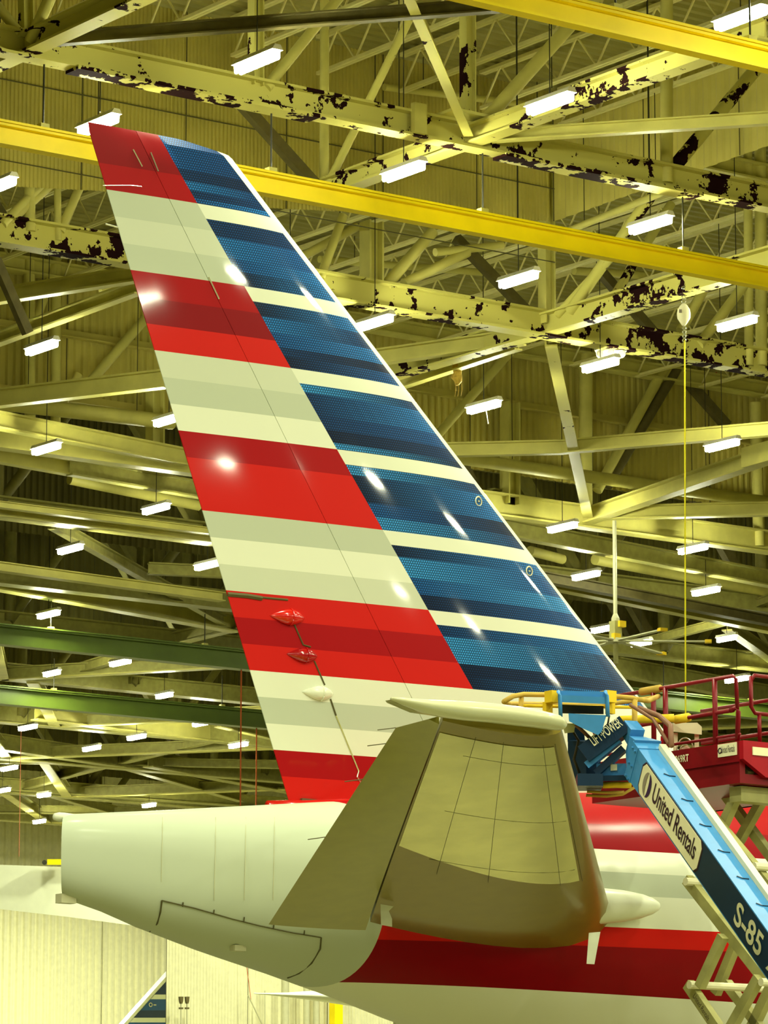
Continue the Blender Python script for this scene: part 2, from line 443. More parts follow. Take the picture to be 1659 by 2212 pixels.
for a, c in [((1455, 790), (1570, 920)), ((985, 985), (1040, 1075)), ((640, 900), (720, 990)), ((210, 935), (280, 1000))]:
    member(t, 'brace', 'B', ('Y', Y3 + .3), *a, *c, 18, 20, mat='brown')
# girts stiffening the middle curtain
for k, zz in enumerate((16.95, 18.15)):
    o = member3(None, 'wall_girt', 'L', Vector((34, 60.45, zz)), Vector((62, 60.45, zz)), 0.14, 0.16, 'sheet')
    tag(o, ['lower horizontal angle rail stiffening the ribbed curtain wall behind the hoist',
            'upper horizontal angle rail on the ribbed curtain wall behind the hoist'][k], 'rail')
# --- the rows further back, each one truss
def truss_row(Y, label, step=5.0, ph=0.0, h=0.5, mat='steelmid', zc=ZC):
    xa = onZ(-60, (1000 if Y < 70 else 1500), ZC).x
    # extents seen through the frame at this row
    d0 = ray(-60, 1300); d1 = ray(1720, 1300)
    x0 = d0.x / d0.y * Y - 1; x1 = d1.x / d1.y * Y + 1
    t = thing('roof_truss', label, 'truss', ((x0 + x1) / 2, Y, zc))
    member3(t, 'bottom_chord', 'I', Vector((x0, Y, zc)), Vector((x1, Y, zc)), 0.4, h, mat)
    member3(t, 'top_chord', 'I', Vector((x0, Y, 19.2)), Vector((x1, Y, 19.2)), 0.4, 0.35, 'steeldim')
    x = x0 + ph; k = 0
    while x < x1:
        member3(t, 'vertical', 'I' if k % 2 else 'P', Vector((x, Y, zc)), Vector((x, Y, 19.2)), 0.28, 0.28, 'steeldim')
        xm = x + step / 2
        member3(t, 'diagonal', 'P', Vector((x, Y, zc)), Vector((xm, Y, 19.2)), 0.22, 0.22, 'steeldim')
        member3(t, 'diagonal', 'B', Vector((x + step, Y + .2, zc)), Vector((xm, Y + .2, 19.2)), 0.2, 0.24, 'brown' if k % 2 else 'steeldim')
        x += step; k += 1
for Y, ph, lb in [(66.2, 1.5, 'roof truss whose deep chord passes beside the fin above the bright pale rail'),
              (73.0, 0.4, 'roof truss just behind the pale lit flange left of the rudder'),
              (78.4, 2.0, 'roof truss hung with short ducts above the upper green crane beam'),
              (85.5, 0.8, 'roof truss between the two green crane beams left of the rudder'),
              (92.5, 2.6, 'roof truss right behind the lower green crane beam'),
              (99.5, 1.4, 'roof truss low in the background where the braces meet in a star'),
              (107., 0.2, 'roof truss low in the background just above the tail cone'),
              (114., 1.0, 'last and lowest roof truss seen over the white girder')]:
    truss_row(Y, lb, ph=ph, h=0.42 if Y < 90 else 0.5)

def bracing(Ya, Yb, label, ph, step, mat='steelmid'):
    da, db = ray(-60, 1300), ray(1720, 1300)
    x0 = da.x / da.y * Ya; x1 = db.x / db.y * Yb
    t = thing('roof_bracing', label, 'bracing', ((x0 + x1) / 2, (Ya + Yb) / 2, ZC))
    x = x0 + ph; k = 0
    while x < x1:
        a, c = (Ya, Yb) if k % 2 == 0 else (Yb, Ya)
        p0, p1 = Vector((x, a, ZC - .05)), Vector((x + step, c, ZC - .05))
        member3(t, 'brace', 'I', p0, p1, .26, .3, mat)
        b = MB(); b.bar(p0 - Vector((0, 0, .17)), p1 - Vector((0, 0, .17)), .30, .03); b.build('bottom_flange', M['steel'], t, origin=(p0 + p1) / 2)  # paler colour than the brace, painting in a flange lit from below
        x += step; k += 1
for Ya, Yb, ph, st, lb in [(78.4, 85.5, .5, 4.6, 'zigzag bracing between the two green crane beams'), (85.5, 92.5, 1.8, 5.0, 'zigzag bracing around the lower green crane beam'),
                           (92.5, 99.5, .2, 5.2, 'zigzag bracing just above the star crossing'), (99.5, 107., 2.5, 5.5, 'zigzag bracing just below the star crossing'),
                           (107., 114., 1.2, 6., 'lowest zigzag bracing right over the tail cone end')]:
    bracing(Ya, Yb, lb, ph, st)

# ------------------------------------------------------------------ horizontal bracing between the trusses
BR = [  # kind, x0,y0,x1,y1,w,h,mat,label
 ('I', 105, 85, 1120, 8, 22, 30, 'brown', 'dark brace beam running from top left node across the top edge'),
 ('I', 1062, 294, 1720, 252, 22, 28, 'steel', 'brightly lit brace beam running level to the right edge above the long chord'),
 ('L', 880, -20, 1012, 285, 22, 22, 'steel_worn', 'pale brace angle dropping from the top edge to the truss crossing'),
 ('I', -20, 642, 300, 592, 24, 34, 'steel', 'brace beam left of the fin behind the upper red band, tip rusted'),
 ('I', -20, 738, 300, 620, 22, 30, 'steel', 'sloping brace beam left of the fin just under the small lamp'),
 ('I', -20, 862, 360, 818, 26, 40, 'steel', 'thick bright brace beam left of the fin beside the grey bands'),
 ('I', 812, 772, 1130, 728, 26, 34, 'steel', 'bright brace beam running from the fin edge to the rusted crossing'),
 ('I', 862, 828, 1120, 742, 20, 28, 'steel', 'brace beam with torn insulation hanging on it right of the fin'),
 ('I', 962, 972, 1216, 966, 22, 30, 'steel', 'brightly lit short brace beam touching the fin edge at mid height'),
 ('I', 1212, 966, 1720, 922, 22, 30, 'steel', 'brace beam continuing right from the pale hanging brace to the frame edge'),
 ('L', 1190, 735, 1270, 1108, 24, 24, 'steel_worn', 'tall pale brace angle falling between the two crossings right of the fin'),
 ('I', 1300, 1108, 1720, 1098, 22, 30, 'steel', 'level brace beam right of the ceiling fan pole'),
 ('I', 112, 1130, 482, 1340, 18, 24, 'steel', 'diagonal brace falling to the right behind the left lamps'),
 ('I', 320, 1228, 490, 1236, 20, 26, 'steel', 'short brace beam meeting the falling diagonal left of the fin'),
 ('I', 300, 1400, 520, 1345, 22, 28, 'steel', 'brace beam rising to the fin just above the upper green crane beam'),
 ('I', 160, 1448, 310, 1402, 18, 22, 'steel', 'brace beam crossing behind the upper green crane beam at left'),
 ('I', 255, 1642, 480, 1588, 18, 22, 'steel', 'pale edged brace rising right from the low star crossing'),
 ('I', 110, 1678, 260, 1640, 18, 22, 'steel', 'brace running left and down from the low star crossing'),
 ('I', 275, 1652, 520, 1722, 18, 22, 'steel', 'brace running right and down from the low star crossing'),
 ('I', -20, 1640, 640, 1652, 16, 18, 'steel', 'long level brace through the low star crossing'),
 ('I', 70, 1700, 250, 1752, 16, 20, 'steel', 'pale brace falling right just above the tail cone end'),
 ('I', -20, 1716, 120, 1680, 14, 18, 'steel', 'short pale brace at the left edge above the tail cone'),
 ('I', 470, 1560, 600, 1590, 18, 22, 'steel', 'bright brace beside the orange ropes left of the rudder'),
 ('I', -20, 1748, 330, 1752, 14, 18, 'steel', 'level pale brace right above the tail cone top'),
 ('I', -20, 1690, 100, 1712, 14, 18, 'steel', 'short brace falling right at the left edge under the lowest lamps'),
 ('I', 1570, 1350, 1720, 1455, 22, 24, 'steel', 'brace falling to the right edge above the red platform'),
 ('I', 1380, 1390, 1580, 1338, 14, 18, 'steel', 'thin pale brace rising right behind the fan hub'),
 ('I', 1590, 1322, 1720, 1270, 14, 18, 'steel', 'short brace rising to the right edge above the falling brace'),
 ('I', 1350, 1560, 1720, 1530, 14, 18, 'steel', 'pale level brace behind the red platform rails'),
]
for (kk, x0, y0, x1, y1, ww, hh, mm, lb) in BR:
    if min(y0, y1) > 1120 and mm == 'steel': mm = 'steelmid'  # lower braces take the cream with shade painted in
    o = hbeam(None, 'brace_beam', kk, x0, y0, x1, y1, ww, hh, mm); tag(o, lb, 'beam')
# extra visible longitudinal beams, lit from the lamps below them
LB = [
 ('I', -20, 905, 400, 988, 26, 38, 16.0, 'steel', 'long pale roof beam left of the fin beside the red middle band'),
 ('I', 150, 1008, 440, 1060, 22, 38, 16.0, 'steel', 'deep roof beam left of the fin with a square splice block'),
 ('I', -20, 980, 158, 1012, 22, 34, 16.0, 'steel', 'end of a deep roof beam at the left edge beside the splice block'),
 ('I', 1060, 1070, 1310, 1130, 22, 30, 16.2, 'steel', 'beam running from the fin edge to the crossing above the fan pole'),
 ('I', 1093, 1140, 1720, 1262, 26, 36, 16.0, 'steel', 'deep roof beam crossing the fan pole right of the fin'),
 ('I', -20, 1222, 480, 1290, 26, 20, 15.6, 'steel', 'bright pale rail falling gently right left of the fin'),
 ('I', -20, 1252, 510, 1348, 30, 40, 16.0, 'steel', 'grey roof beam under the bright pale rail left of the fin'),
 ('I', 1060, 1225, 1720, 1352, 24, 22, 15.6, 'brown', 'dark crane rail crossing behind the fan pole'),
 ('I', 1060, 1240, 1720, 1372, 26, 14, 15.6, 'steel', 'pale flange rail under the dark crane rail behind the fan pole'),
 ('I', 1330, 1440, 1720, 1512, 26, 40, 16.0, 'steel', 'deep roof beam behind the red platform top rail'),
 ('I', -20, 1510, 275, 1540, 18, 16, 15.4, 'steel', 'pale lit rail end just under the lower green crane beam'),
 ('I', 75, 1536, 600, 1602, 26, 38, 16.0, 'steel', 'grey roof beam under the pale lit rail left of the ropes'),
 ('I', -20, 1600, 330, 1652, 26, 34, 16.0, 'steel', 'grey roof beam with lit lower edge near the star crossing'),
 ('I', 320, 1640, 640, 1700, 26, 34, 16.0, 'steel', 'lit roof beam right of the star crossing'),
 ('I', -20, 1088, 455, 1148, 20, 14, 15.7, 'steel', 'upper pale twin crane rail left of the fin'),
 ('I', -20, 1106, 455, 1166, 20, 14, 15.7, 'steel', 'lower pale twin crane rail left of the fin'),
 ('I', -20, 1692, 640, 1738, 24, 26, 16.0, 'steel', 'grey roof beam just above the tail cone crown'),
]
for (kk, x0, y0, x1, y1, ww, hh, zz, mm, lb) in LB:
    if y0 > 1000 and mm == 'steel' and 'pale' not in lb: mm = 'steelmid'  # lower beams take the shaded cream, those labelled pale stay bright
    o = hbeam(None, 'roof_beam', kk, x0, y0, x1, y1, ww, hh, mm, z=zz); tag(o, lb, 'beam')
# ducts and pipes
PP = [
 ('Y', 47.0, 830, 188, 1240, 238, 16, 'horizontal round pipe in front of the near curtain wall'),
 ('X', 38.0, 1212, 505, 1470, 400, 16, 'round pipe along the foot of the returning curtain wall'),
 ('Y', 60.0, -20, 868, 372, 912, 34, 'thick round duct left of the fin beside the grey bands'),
 ('Y', 63.6, 150, 1035, 430, 1092, 24, 'lit round duct left of the fin below the splice block'),
 ('Z', 16.4, 960, 985, 1659, 1085, 28, 'long round duct passing behind the ceiling fan truss'),
 ('Y', 47.8, 590, 590, 770, 490, 20, 'round pipe sloping behind the fin edge under the yellow beam'),
 ('Z', 16.2, 1145, 1190, 1215, 1208, 22, 'short round duct beside the fin at the lamp'),
 ('Z', 16.2, 1285, 1208, 1690, 1284, 24, 'lit round duct crossing behind the fan pole'),
 ('Y', 56.5, 690, 560, 1060, 590, 16, 'long thin pipe high on the middle curtain wall'),
 ('Y', 54.0, 1240, 585, 1480, 600, 18, 'flanged round pipe on the middle curtain wall under the yellow beam'),
]
for (ax, v, x0, y0, x1, y1, ww, lb) in PP:
    p0, p1 = on((ax, v), x0, y0), on((ax, v), x1, y1)
    t = thing('round_duct', lb, 'duct', tuple((p0 + p1) / 2))
    member(t, 'duct_shell', 'P', (ax, v), x0, y0, x1, y1, ww)
    for q in (.2, .8):
        a = p0 + (p1 - p0) * q
        member3(t, 'hanger_rod', 'P', a, Vector((a.x, a.y, ZR + .01)), .014, .014, 'dark')

# ------------------------------------------------------------------ bar joists under the deck
def joist(x, y0, y1, label, grp):
    b = MB()
    z0, z1 = 19.05, 19.62
    for dz, s_ in ((z0, 0.05), (z1, 0.06)):
        b.bar((x - .035, y0, dz), (x - .035, y1, dz), s_, 0.05); b.bar((x + .035, y0, dz), (x + .035, y1, dz), s_, 0.05)
    n = int((y1 - y0) / 0.9)
    for i in range(n):
        ya = y0 + (y1 - y0) * i / n; yb = y0 + (y1 - y0) * (i + 1) / n
        b.bar((x, ya, z0), (x, (ya + yb) / 2, z1), 0.025, 0.025); b.bar((x, (ya + yb) / 2, z1), (x, yb, z0), 0.025, 0.025)
    o = b.build('roof_joist', M['joist'], origin=(x, (y0 + y1) / 2, z0)); tag(o, label, 'joist', grp)
for i in range(14):
    joist(22.5 + i * 1.55, 33.0, 46.9, 'open-web bar joist under the ribbed deck in front of the near curtain wall', 'bar joists in the near roof bay')
for i in range(18):
    joist(32 + i * 1.7, 48.2, 60.2, 'open-web bar joist under the ribbed deck beyond the near curtain wall', 'bar joists in the second roof bay')

# ------------------------------------------------------------------ crane runway beams
def runway(name, label, Y, z, x0, x1, mat, h, wdt, blocks):
    t = thing(name, label, 'beam', ((x0 + x1) / 2, Y, z))
    b = MB(); b.ibeam((x0, Y, z), (x1, Y, z), wdt, h); b.build('runway_web', M[mat], t)
    b = MB(); b.bar((x0, Y, z + h / 2 + .02), (x1, Y, z + h / 2 + .02), wdt * 1.25, 0.03)
    b.build('top_plate', M[mat], t)
    for bx in blocks:
        b = MB(); b.box((bx - .06, Y - .05, z + h / 2 + .035), (bx + .06, Y + .05, z + h / 2 + .10))
        b.build('rail_clamp', M['steel'], t)
        r = MB(); r.pipe((bx, Y, z + h / 2 + .09), (bx, Y, ZC - .05), 0.012, 6); r.build('hanger_rod', M['dark'], t)
    return t
py = onZ(1000, 480, 14.85).y
xs = [onY(px, 470, py).x for px in (90, 585, 1043, 1475)]
runway('crane_beam', 'yellow crane runway beam passing behind the fin top and on to the right edge', py, 14.85, 20, 62, 'yellow', 0.26, 0.16, xs)
py2 = onZ(1400, 70, 14.85).y
runway('crane_beam', 'yellow crane runway beam cutting across the top right corner', py2, 14.85, 20, 58, 'yellow', 0.26, 0.16, [onY(px, 60, py2).x for px in (1330, 1620)])
def runway_px(label, mat, a, c, z, h, name='crane_beam'):
    p0 = onZ(*a, z); p1 = onZ(*c, z); Y = (p0.y + p1.y) / 2
    runway(name, label, Y, z, p0.x - 3, p1.x + 4, mat, h, 0.3, [p0.x + (p1.x - p0.x) * q for q in (0.2, 0.85)])
runway_px('upper green crane runway beam left of the rudder, orange rope on its end', 'green', (0, 1374), (520, 1426), 14.9, 0.42)
runway_px('lower green crane runway beam left of the rudder', 'green', (0, 1503), (560, 1556), 14.9, 0.42)
runway_px('green crane runway beam behind the red platform', 'green', (1380, 1508), (1659, 1540), 14.9, 0.4)

# ------------------------------------------------------------------ hanging lamps
def hanging_light(px, py, label, z=15.45, ln=0.74, wd=0.125, rod=True, dirv=Vector((0, 1, 0))):
    p = onZ(px, py, z)
    t = thing('hanging_light', label, 'ceiling light', tuple(p), 'hangar strip lights')
    a = dirv; s_ = Vector((dirv.y, -dirv.x, 0))
    def pt(u, v, dz): return p + s_ * u + a * v + Vector((0, 0, dz))
    for k in (-1, 1):      # two tube trays
        b = MB()
        c0 = k * wd * 0.27
        rings = []
        for v in (-ln / 2, ln / 2):
            rings.append([pt(c0 - wd * .22, v, 0.05), pt(c0 - wd * .2, v, -0.03), pt(c0 - wd * .1, v, -0.05), pt(c0 + wd * .1, v, -0.05),
                          pt(c0 + wd * .2, v, -0.03), pt(c0 + wd * .22, v, 0.05)])
        b.loft(rings); b.build('lamp_tray', M['lamp'], t)
    b = MB(); rings = []
    for v in (-ln / 2 - .04, ln / 2 + .04):
        rings.append([pt(-wd * .62, v, 0.055), pt(wd * .62, v, 0.055), pt(wd * .32, v, 0.12), pt(-wd * .32, v, 0.12)])
    b.loft(rings); b.build('housing', M['housing'], t)
    if rod:
        b = MB(); b.pipe(pt(0, 0, 0.11), pt(0, 0, ZR - p.z + 0.01), 0.007, 6); b.build('hanger_rod', M['dark'], t)
LT = [
 (1600, 40, 'strip light at the top right corner above the yellow crane beam'),
 (555, 135, 'strip light at the top, above the fin and in front of the rusted chord'),
 (212, 271, 'strip light glowing directly over the fin tip corner'),
 (-6, 405, 'strip light cut by the left edge level with the first grey bands'),
 (1188, 225, 'strip light on the rusted chord near the curtain wall corner'),
 (872, 372, 'strip light just above the yellow crane beam, right of the fin top'),
 (1405, 487, 'strip light just above the yellow crane beam at right'),
 (1120, 605, 'strip light just below the yellow crane beam'),
 (1592, 700, 'strip light at the right edge above the rusted truss'),
 (810, 698, 'strip light touching the fin leading edge above the bright brace'),
 (1297, 790, 'strip light under the white three-lens fixture'),
 (1045, 880, 'strip light with a loose hanging wire right of the fin'),
 (90, 752, 'strip light at left beside the upper red bands'),
 (365, 908, 'strip light half hidden by the rudder trailing edge at mid height'),
 (100, 970, 'strip light at left between the two long pale beams'),
 (337, 1100, 'strip light left of the fin beside the lowest middle red band'),
 (152, 1187, 'strip light above the falling diagonal brace at left'),
 (448, 1222, 'strip light close to the rudder edge beside the third white bands'),
 (105, 1328, 'strip light at left just above the upper green crane beam'),
 (1560, 963, 'strip light at the right edge left of the bolted plate'),
 (1215, 1140, 'strip light at the foot of the tall pale brace'),
 (1497, 1187, 'strip light behind the yellow rope right of the fan pole'),
 (1266, 1244, 'strip light between the fin edge and the fan pole'),
 (1525, 1278, 'strip light right of the yellow rope above the dark crane rail'),
 (260, 1432, 'strip light between the green crane beams left of the rudder'),
 (112, 1455, 'small strip light at left between the green crane beams'),
 (355, 1503, 'small strip light in front of the lower green crane beam'),
 (60, 1572, 'strip light at left just under the pale lit rail end'),
 (437, 1563, 'strip light left of the orange ropes under the lower green beam'),
 (295, 1593, 'strip light in the middle of three under the grey roof beam'),
 (198, 1617, 'strip light just above the star crossing at left'),
 (515, 1610, 'strip light behind the left orange rope'),
 (20, 1660, 'strip light at the left edge below the star crossing'),
 (95, 1718, 'small strip light low at left above the tail cone end'),
 (322, 1740, 'small strip light right above the tail cone crown'),
 (85, 1775, 'small strip light at left level with the tail cone tip lamp'),
 (5, 1708, 'strip light cut by the left edge just above the tail cone'),
 (1385, 1390, 'small strip light close behind the fan hub'),
 (1592, 1468, 'strip light glowing behind the red platform gate'),
 (1300, 1360, 'small strip light left of the fan hub'),
 (1570, 1380, 'slim strip light right of the fan blades'),
]
for px, pyy, lb in LT:
    sm = 'small' in lb or 'slim' in lb
    hanging_light(px, pyy, lb, ln=0.78 if not sm else 0.62, wd=0.125 if 'slim' not in lb else 0.08)
p = onY(268, 622, 52)
t = thing('wall_lamp', 'tiny spot lamp on the brace beside the upper red bands', 'ceiling light', tuple(p))
b = MB(); b.loft([[p + RT * (0.07 * math.cos(a) * r) + Vector((0, 0, 0.07 * math.sin(a) * r)) + FH * dd for a in [k * math.pi / 4 for k in range(8)]] for r, dd in ((.5, -.05), (1, 0), (.6, .08))])
b.build('bulb', M['lamp'], t)
b = MB(); b.bar(p + Vector((-.2, 0, -.02)), p + Vector((-.45, 0, -.05)), 0.1, 0.14); b.build('bracket', M['steel'], t)

# loose vertical wires from the roof
for px, y0_, y1_, pl, lb in [(92, 110, 296, ('Y', 39.9), 'thin dark rod hanging down to the yellow beam at far left'),
                             (216, 140, 242, ('Y', 40.2), 'thin dark rod holding the lamp over the fin tip'),
                             (862, 60, 235, ('Y', 44), 'thin dark wire in front of the near curtain wall'),
                             (1118, 260, 500, ('Y', 44), 'long thin dark wire right of the truss crossing'),
                             (1192, 50, 190, ('Y', 41), 'thin dark wire above the lamp near the curtain corner'),
                             (1402, 130, 380, ('Y', 42), 'thin dark wire on the returning curtain wall')]:
    pb_ = on(pl, px, y1_)
    o = member3(None, 'hanging_wire', 'P', pb_, Vector((pb_.x, pb_.y, ZR + .01)), 0.016, 0.016, 'dark'); tag(o, lb, 'wire')

# ================================================================== the airliner
Y0 = 29.39
air = thing('airliner', 'airliner tail with red, white and blue striped fin and bare green-gold tailplane', 'airplane', (22, Y0, 4.7))
def srgb(c):
    return tuple(((v / 255 / 12.92) if v / 255 <= .04045 else ((v / 255 + .055) / 1.055) ** 2.4) for v in c)
REDD, REDM, REDB = (0.25, 0.001, 0.004), (0.38, 0.001, 0.003), (0.62, 0.010, 0.005)
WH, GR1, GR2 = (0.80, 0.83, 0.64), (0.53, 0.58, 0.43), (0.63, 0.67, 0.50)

def gloss_attr(name, dots=False):
    """glossy livery paint; its colours come from the paint scheme stored on the skin"""
    mt, nt, b = principled(name)
    at = nt.nodes.new('ShaderNodeAttribute'); at.attribute_name = 'livery'
    out = at.outputs['Color']
    b.inputs['Roughness'].default_value = 0.4; b.inputs['Specular IOR Level'].default_value = 0.12
    b.inputs['Coat Weight'].default_value = 0.55 if dots else 0.3; b.inputs['Coat Roughness'].default_value = 0.04
    if dots:             # printed halftone: hexagonal grid of paler dots
        tc = nt.nodes.new('ShaderNodeTexCoord'); sp = nt.nodes.new('ShaderNodeSeparateXYZ')
        nt.links.new(tc.outputs['Object'], sp.inputs[0])
        def mth(op, a, b_=None, c=None):
            q = nt.nodes.new('ShaderNodeMath'); q.operation = op
            for i, v in enumerate((a, b_, c)):
                if v is None: continue
                if hasattr(v, 'links'): nt.links.new(v, q.inputs[i])
                else: q.inputs[i].default_value = v
            return q.outputs[0]
        PIT = 0.026
        def lat(off):
            u = mth('WRAP', mth('ADD', sp.outputs['X'], off * PIT / 2 + 50), PIT / 2, -PIT / 2)
            v = mth('WRAP', mth('ADD', sp.outputs['Z'], off * PIT * .866 + 50), PIT * .866, -PIT * .866)
            return mth('ADD', mth('MULTIPLY', u, u), mth('MULTIPLY', v, v))
        d = mth('SQRT', mth('MINIMUM', lat(0), lat(1)))
        mask = mth('LESS_THAN', d, PIT * 0.30)
        fac = mth('MULTIPLY_ADD', mask, 1.75, 0.52)
        sc = nt.nodes.new('ShaderNodeVectorMath'); sc.operation = 'SCALE'
        nt.links.new(out, sc.inputs[0]); nt.links.new(fac, sc.inputs['Scale']); out = sc.outputs['Vector']
    nt.links.new(out, b.inputs['Base Color'])
    return mt
M['livery'] = gloss_attr('livery_gloss'); M['livery_dots'] = gloss_attr('livery_dotted_blue', True)

ZT, ZB = 11.62, 5.70
def lx(a, za, c, zc2, z): return a + (c - a) * (z - za) / (zc2 - za)
def xTE(z): return lx(18.36, 11.6, 20.58, 5.71, z)
pa, pb = onY(487, 326, Y0), onY(1374, 1503, Y0)
def xLE(z): return lx(pa.x, pa.z, pb.x, pb.z, z)
qa, qb = onY(470, 321, Y0), onY(1362, 1500, Y0)
def xBD(z): return min(lx(qa.x, qa.z, qb.x, qb.z, z) - .05, xLE(z) - 0.08)
sa, sb = onY(330, 288, Y0), onY(985, 1480, Y0)
def xSP(z): return lx(sa.x, sa.z, sb.x, sb.z, z)
ha, hb = onY(300, 312, Y0), onY(866, 1510, Y0)
def xHG(z): return lx(ha.x, ha.z, hb.x, hb.z, z)
CH = [11.075 - .7043 * k for k in range(9)]
SUB = 0.2348
# stripe rows behind the split, from the tip down
stripes = [(ZT + 0.3, REDD), (11.31, REDM)]
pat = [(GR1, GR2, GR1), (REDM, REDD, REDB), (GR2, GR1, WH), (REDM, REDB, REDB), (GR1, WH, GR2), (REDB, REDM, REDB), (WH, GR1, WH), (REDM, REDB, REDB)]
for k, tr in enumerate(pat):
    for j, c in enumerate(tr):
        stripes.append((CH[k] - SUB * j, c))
BL = lambda *c: srgb(c)
N0, N1_, N2_, N3_, N4_ = BL(0, 22, 52), BL(2, 42, 84), BL(8, 66, 122), BL(22, 92, 152), BL(40, 116, 172)
blocks = [  # rows of each blue block: (share of the block, colour at split, colour at leading edge)
 [(.48, N2_, N1_), (.18, N1_, N0), (.14, N3_, N1_), (.12, N1_, N1_), (.08, N2_, N3_)],
 [(.26, N1_, N1_), (.32, N3_, N2_), (.20, N2_, N3_), (.22, N0, N3_)],
 [(.22, N0, N3_), (.24, N3_, N1_), (.22, N2_, N3_), (.14, N1_, N0), (.18, N0, N2_)],
 [(.14, N4_, N1_), (.34, N1_, N3_), (.22, N1_, N2_), (.20, N0, N1_), (.10, N4_, N0)],
 [(.16, N4_, N1_), (.20, N0, N3_), (.22, N0, N3_), (.22, N2_, N0), (.20, N4_, N1_)],
 [(.18, N0, N3_), (.32, N4_, N2_), (.26, N2_, N4_), (.24, N0, N2_)],
 [(.18, N1_, N3_), (.42, N4_, N1_), (.20, N0, N1_), (.20, N0, N3_)],
]
BARH = 0.13
blue = []          # (ztop, colour or pair) from the top down
top = ZT + .3
for k, rows in enumerate(blocks):
    bot = CH[k]; zz = top
    if k == 0: hgt = 11.65 - bot; zz = 11.65; 
    else: hgt = top - bot
    for i, (s_, c0, c1) in enumerate(rows):
        blue.append((zz if not (k == 0 and i == 0) else ZT + .3, (c0, c1))); zz -= s_ * hgt
    blue.append((bot, WH)); top = bot - BARH
blue[-1] = (CH[6], WH)
def pick(lst, z):
    c = lst[0][1]
    for zt, cc in lst:
        if z <= zt + 1e-4: c = cc
    return c
def naca(u): return 5 * (.2969 * math.sqrt(max(u, 0)) - .126 * u - .3516 * u * u + .2843 * u ** 3 - .1036 * u ** 4)
def topz(x):       # tip edge, rounded towards the leading edge
    return ZT + 0.05 - 0.0 * x - max(0, (x - 19.3)) * 0.09 - max(0, x - 19.3) ** 2 * 0.03
rowsZ = sorted({round(z, 4) for z, _ in stripes + blue if ZB < z < ZT - .05} | {ZB, 5.95, ZT - 0.04}, reverse=True)
def fin_skin(name, cols, blueside):
    """skin between chordwise stations; one face row for every paint row"""
    mb = MB(); cls = []; ncol = len(cols)
    for side in (-1, 1):
        grid = []
        for z in [None] + rowsZ:
            r = []
            zr = ZT if z is None else z
            for fx in cols:
                x = fx(zr); 
                zz = topz(x) if z is None else z
                c = xLE(zr) - xTE(zr); u = (xLE(zr) - x) / c
                th = naca(min(1, max(0, u))) * c * 0.10
                if z is None: th *= 0.25
                r.append((x, Y0 + side * max(th, 0.004), zz))
            grid.append(r)
        n0 = len(mb.v); 
        mb.v += [p for r in grid for p in r]
        zs = [ZT + .02] + rowsZ
        for i in range(len(grid) - 1):
            zm = (zs[i] + zs[i + 1]) / 2
            for j in range(ncol - 1):
                mb.f.append((n0 + i*ncol + j, n0 + i*ncol + j + 1, n0 + (i+1)*ncol + j + 1, n0 + (i+1)*ncol + j))
                q = blueside(j)
                if q == 'stripe': c = pick(stripes, zm); mb.mi.append(0); cls.append((c, c))
                elif q == 'band': mb.mi.append(0); cls.append((WH, WH))
                else:
                    c = pick(blue, zm)
                    if isinstance(c[0], tuple):
                        mb.mi.append(1); f0, f1 = q
                        mix = lambda f: tuple(a + (b_ - a) * f for a, b_ in zip(*c))
                        cls.append((mix(f0), mix(f1)))
                    else: mb.mi.append(0); cls.append((c, c))
        if side == -1: g1 = grid
    # tip and bottom closures
    o_n = len(g1) * ncol
    for i0 in (0, (len(g1) - 1) * ncol):
        for j in range(ncol - 1):
            mb.f.append((i0 + j, i0 + j + 1, o_n + i0 + j + 1, o_n + i0 + j)); mb.mi.append(0)
            xm = j / ncol
            cc = REDD if blueside(j) == 'stripe' else (WH if blueside(j) == 'band' else N1_)
            if i0: cc = WH
            cls.append((cc, cc))
    for j in (0, ncol - 1):
        for i in range(len(g1) - 1):
            a = i * ncol + j
            mb.f.append((a, a + ncol, o_n + a + ncol, o_n + a)); mb.mi.append(0)
            zm = ([ZT] + rowsZ)[i] - .03; cc = pick(stripes, zm) if j == 0 else WH
            cls.append((cc, cc))
    o = mb.build(name, [M['livery'], M['livery_dots']], air, origin=(22, Y0, 8))
    me = o.data
    ca = me.color_attributes.new('livery', 'FLOAT_COLOR', 'CORNER')
    xs_by = me.vertices
    for p in me.polygons:
        c0, c1 = cls[p.index]
        xm = sum(xs_by[v].co.x for v in p.vertices) / len(p.vertices)
        for li, v in zip(p.loop_indices, p.vertices):
            c = c0 if xs_by[v].co.x < xm else c1
            ca.data[li].color = (*c, 1)
    auto_smooth(o, 0.5)
    return o
def blend(fa, fb, t): return lambda z: fa(z) + (fb(z) - fa(z)) * t
GAP = 0.003
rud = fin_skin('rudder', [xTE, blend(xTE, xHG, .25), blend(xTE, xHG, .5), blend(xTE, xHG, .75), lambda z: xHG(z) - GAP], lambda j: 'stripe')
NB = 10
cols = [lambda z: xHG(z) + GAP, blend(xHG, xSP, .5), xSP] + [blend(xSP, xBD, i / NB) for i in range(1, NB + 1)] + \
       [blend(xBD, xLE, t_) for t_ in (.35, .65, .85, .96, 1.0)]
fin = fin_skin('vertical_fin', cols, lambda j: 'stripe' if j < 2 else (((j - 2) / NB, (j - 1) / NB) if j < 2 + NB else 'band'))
# leading edge strip in bare white along the fin
def side_y(x, z):
    c = xLE(z) - xTE(z); u = (xLE(z) - x) / c
    return Y0 - naca(min(1, max(0, u))) * c * 0.10
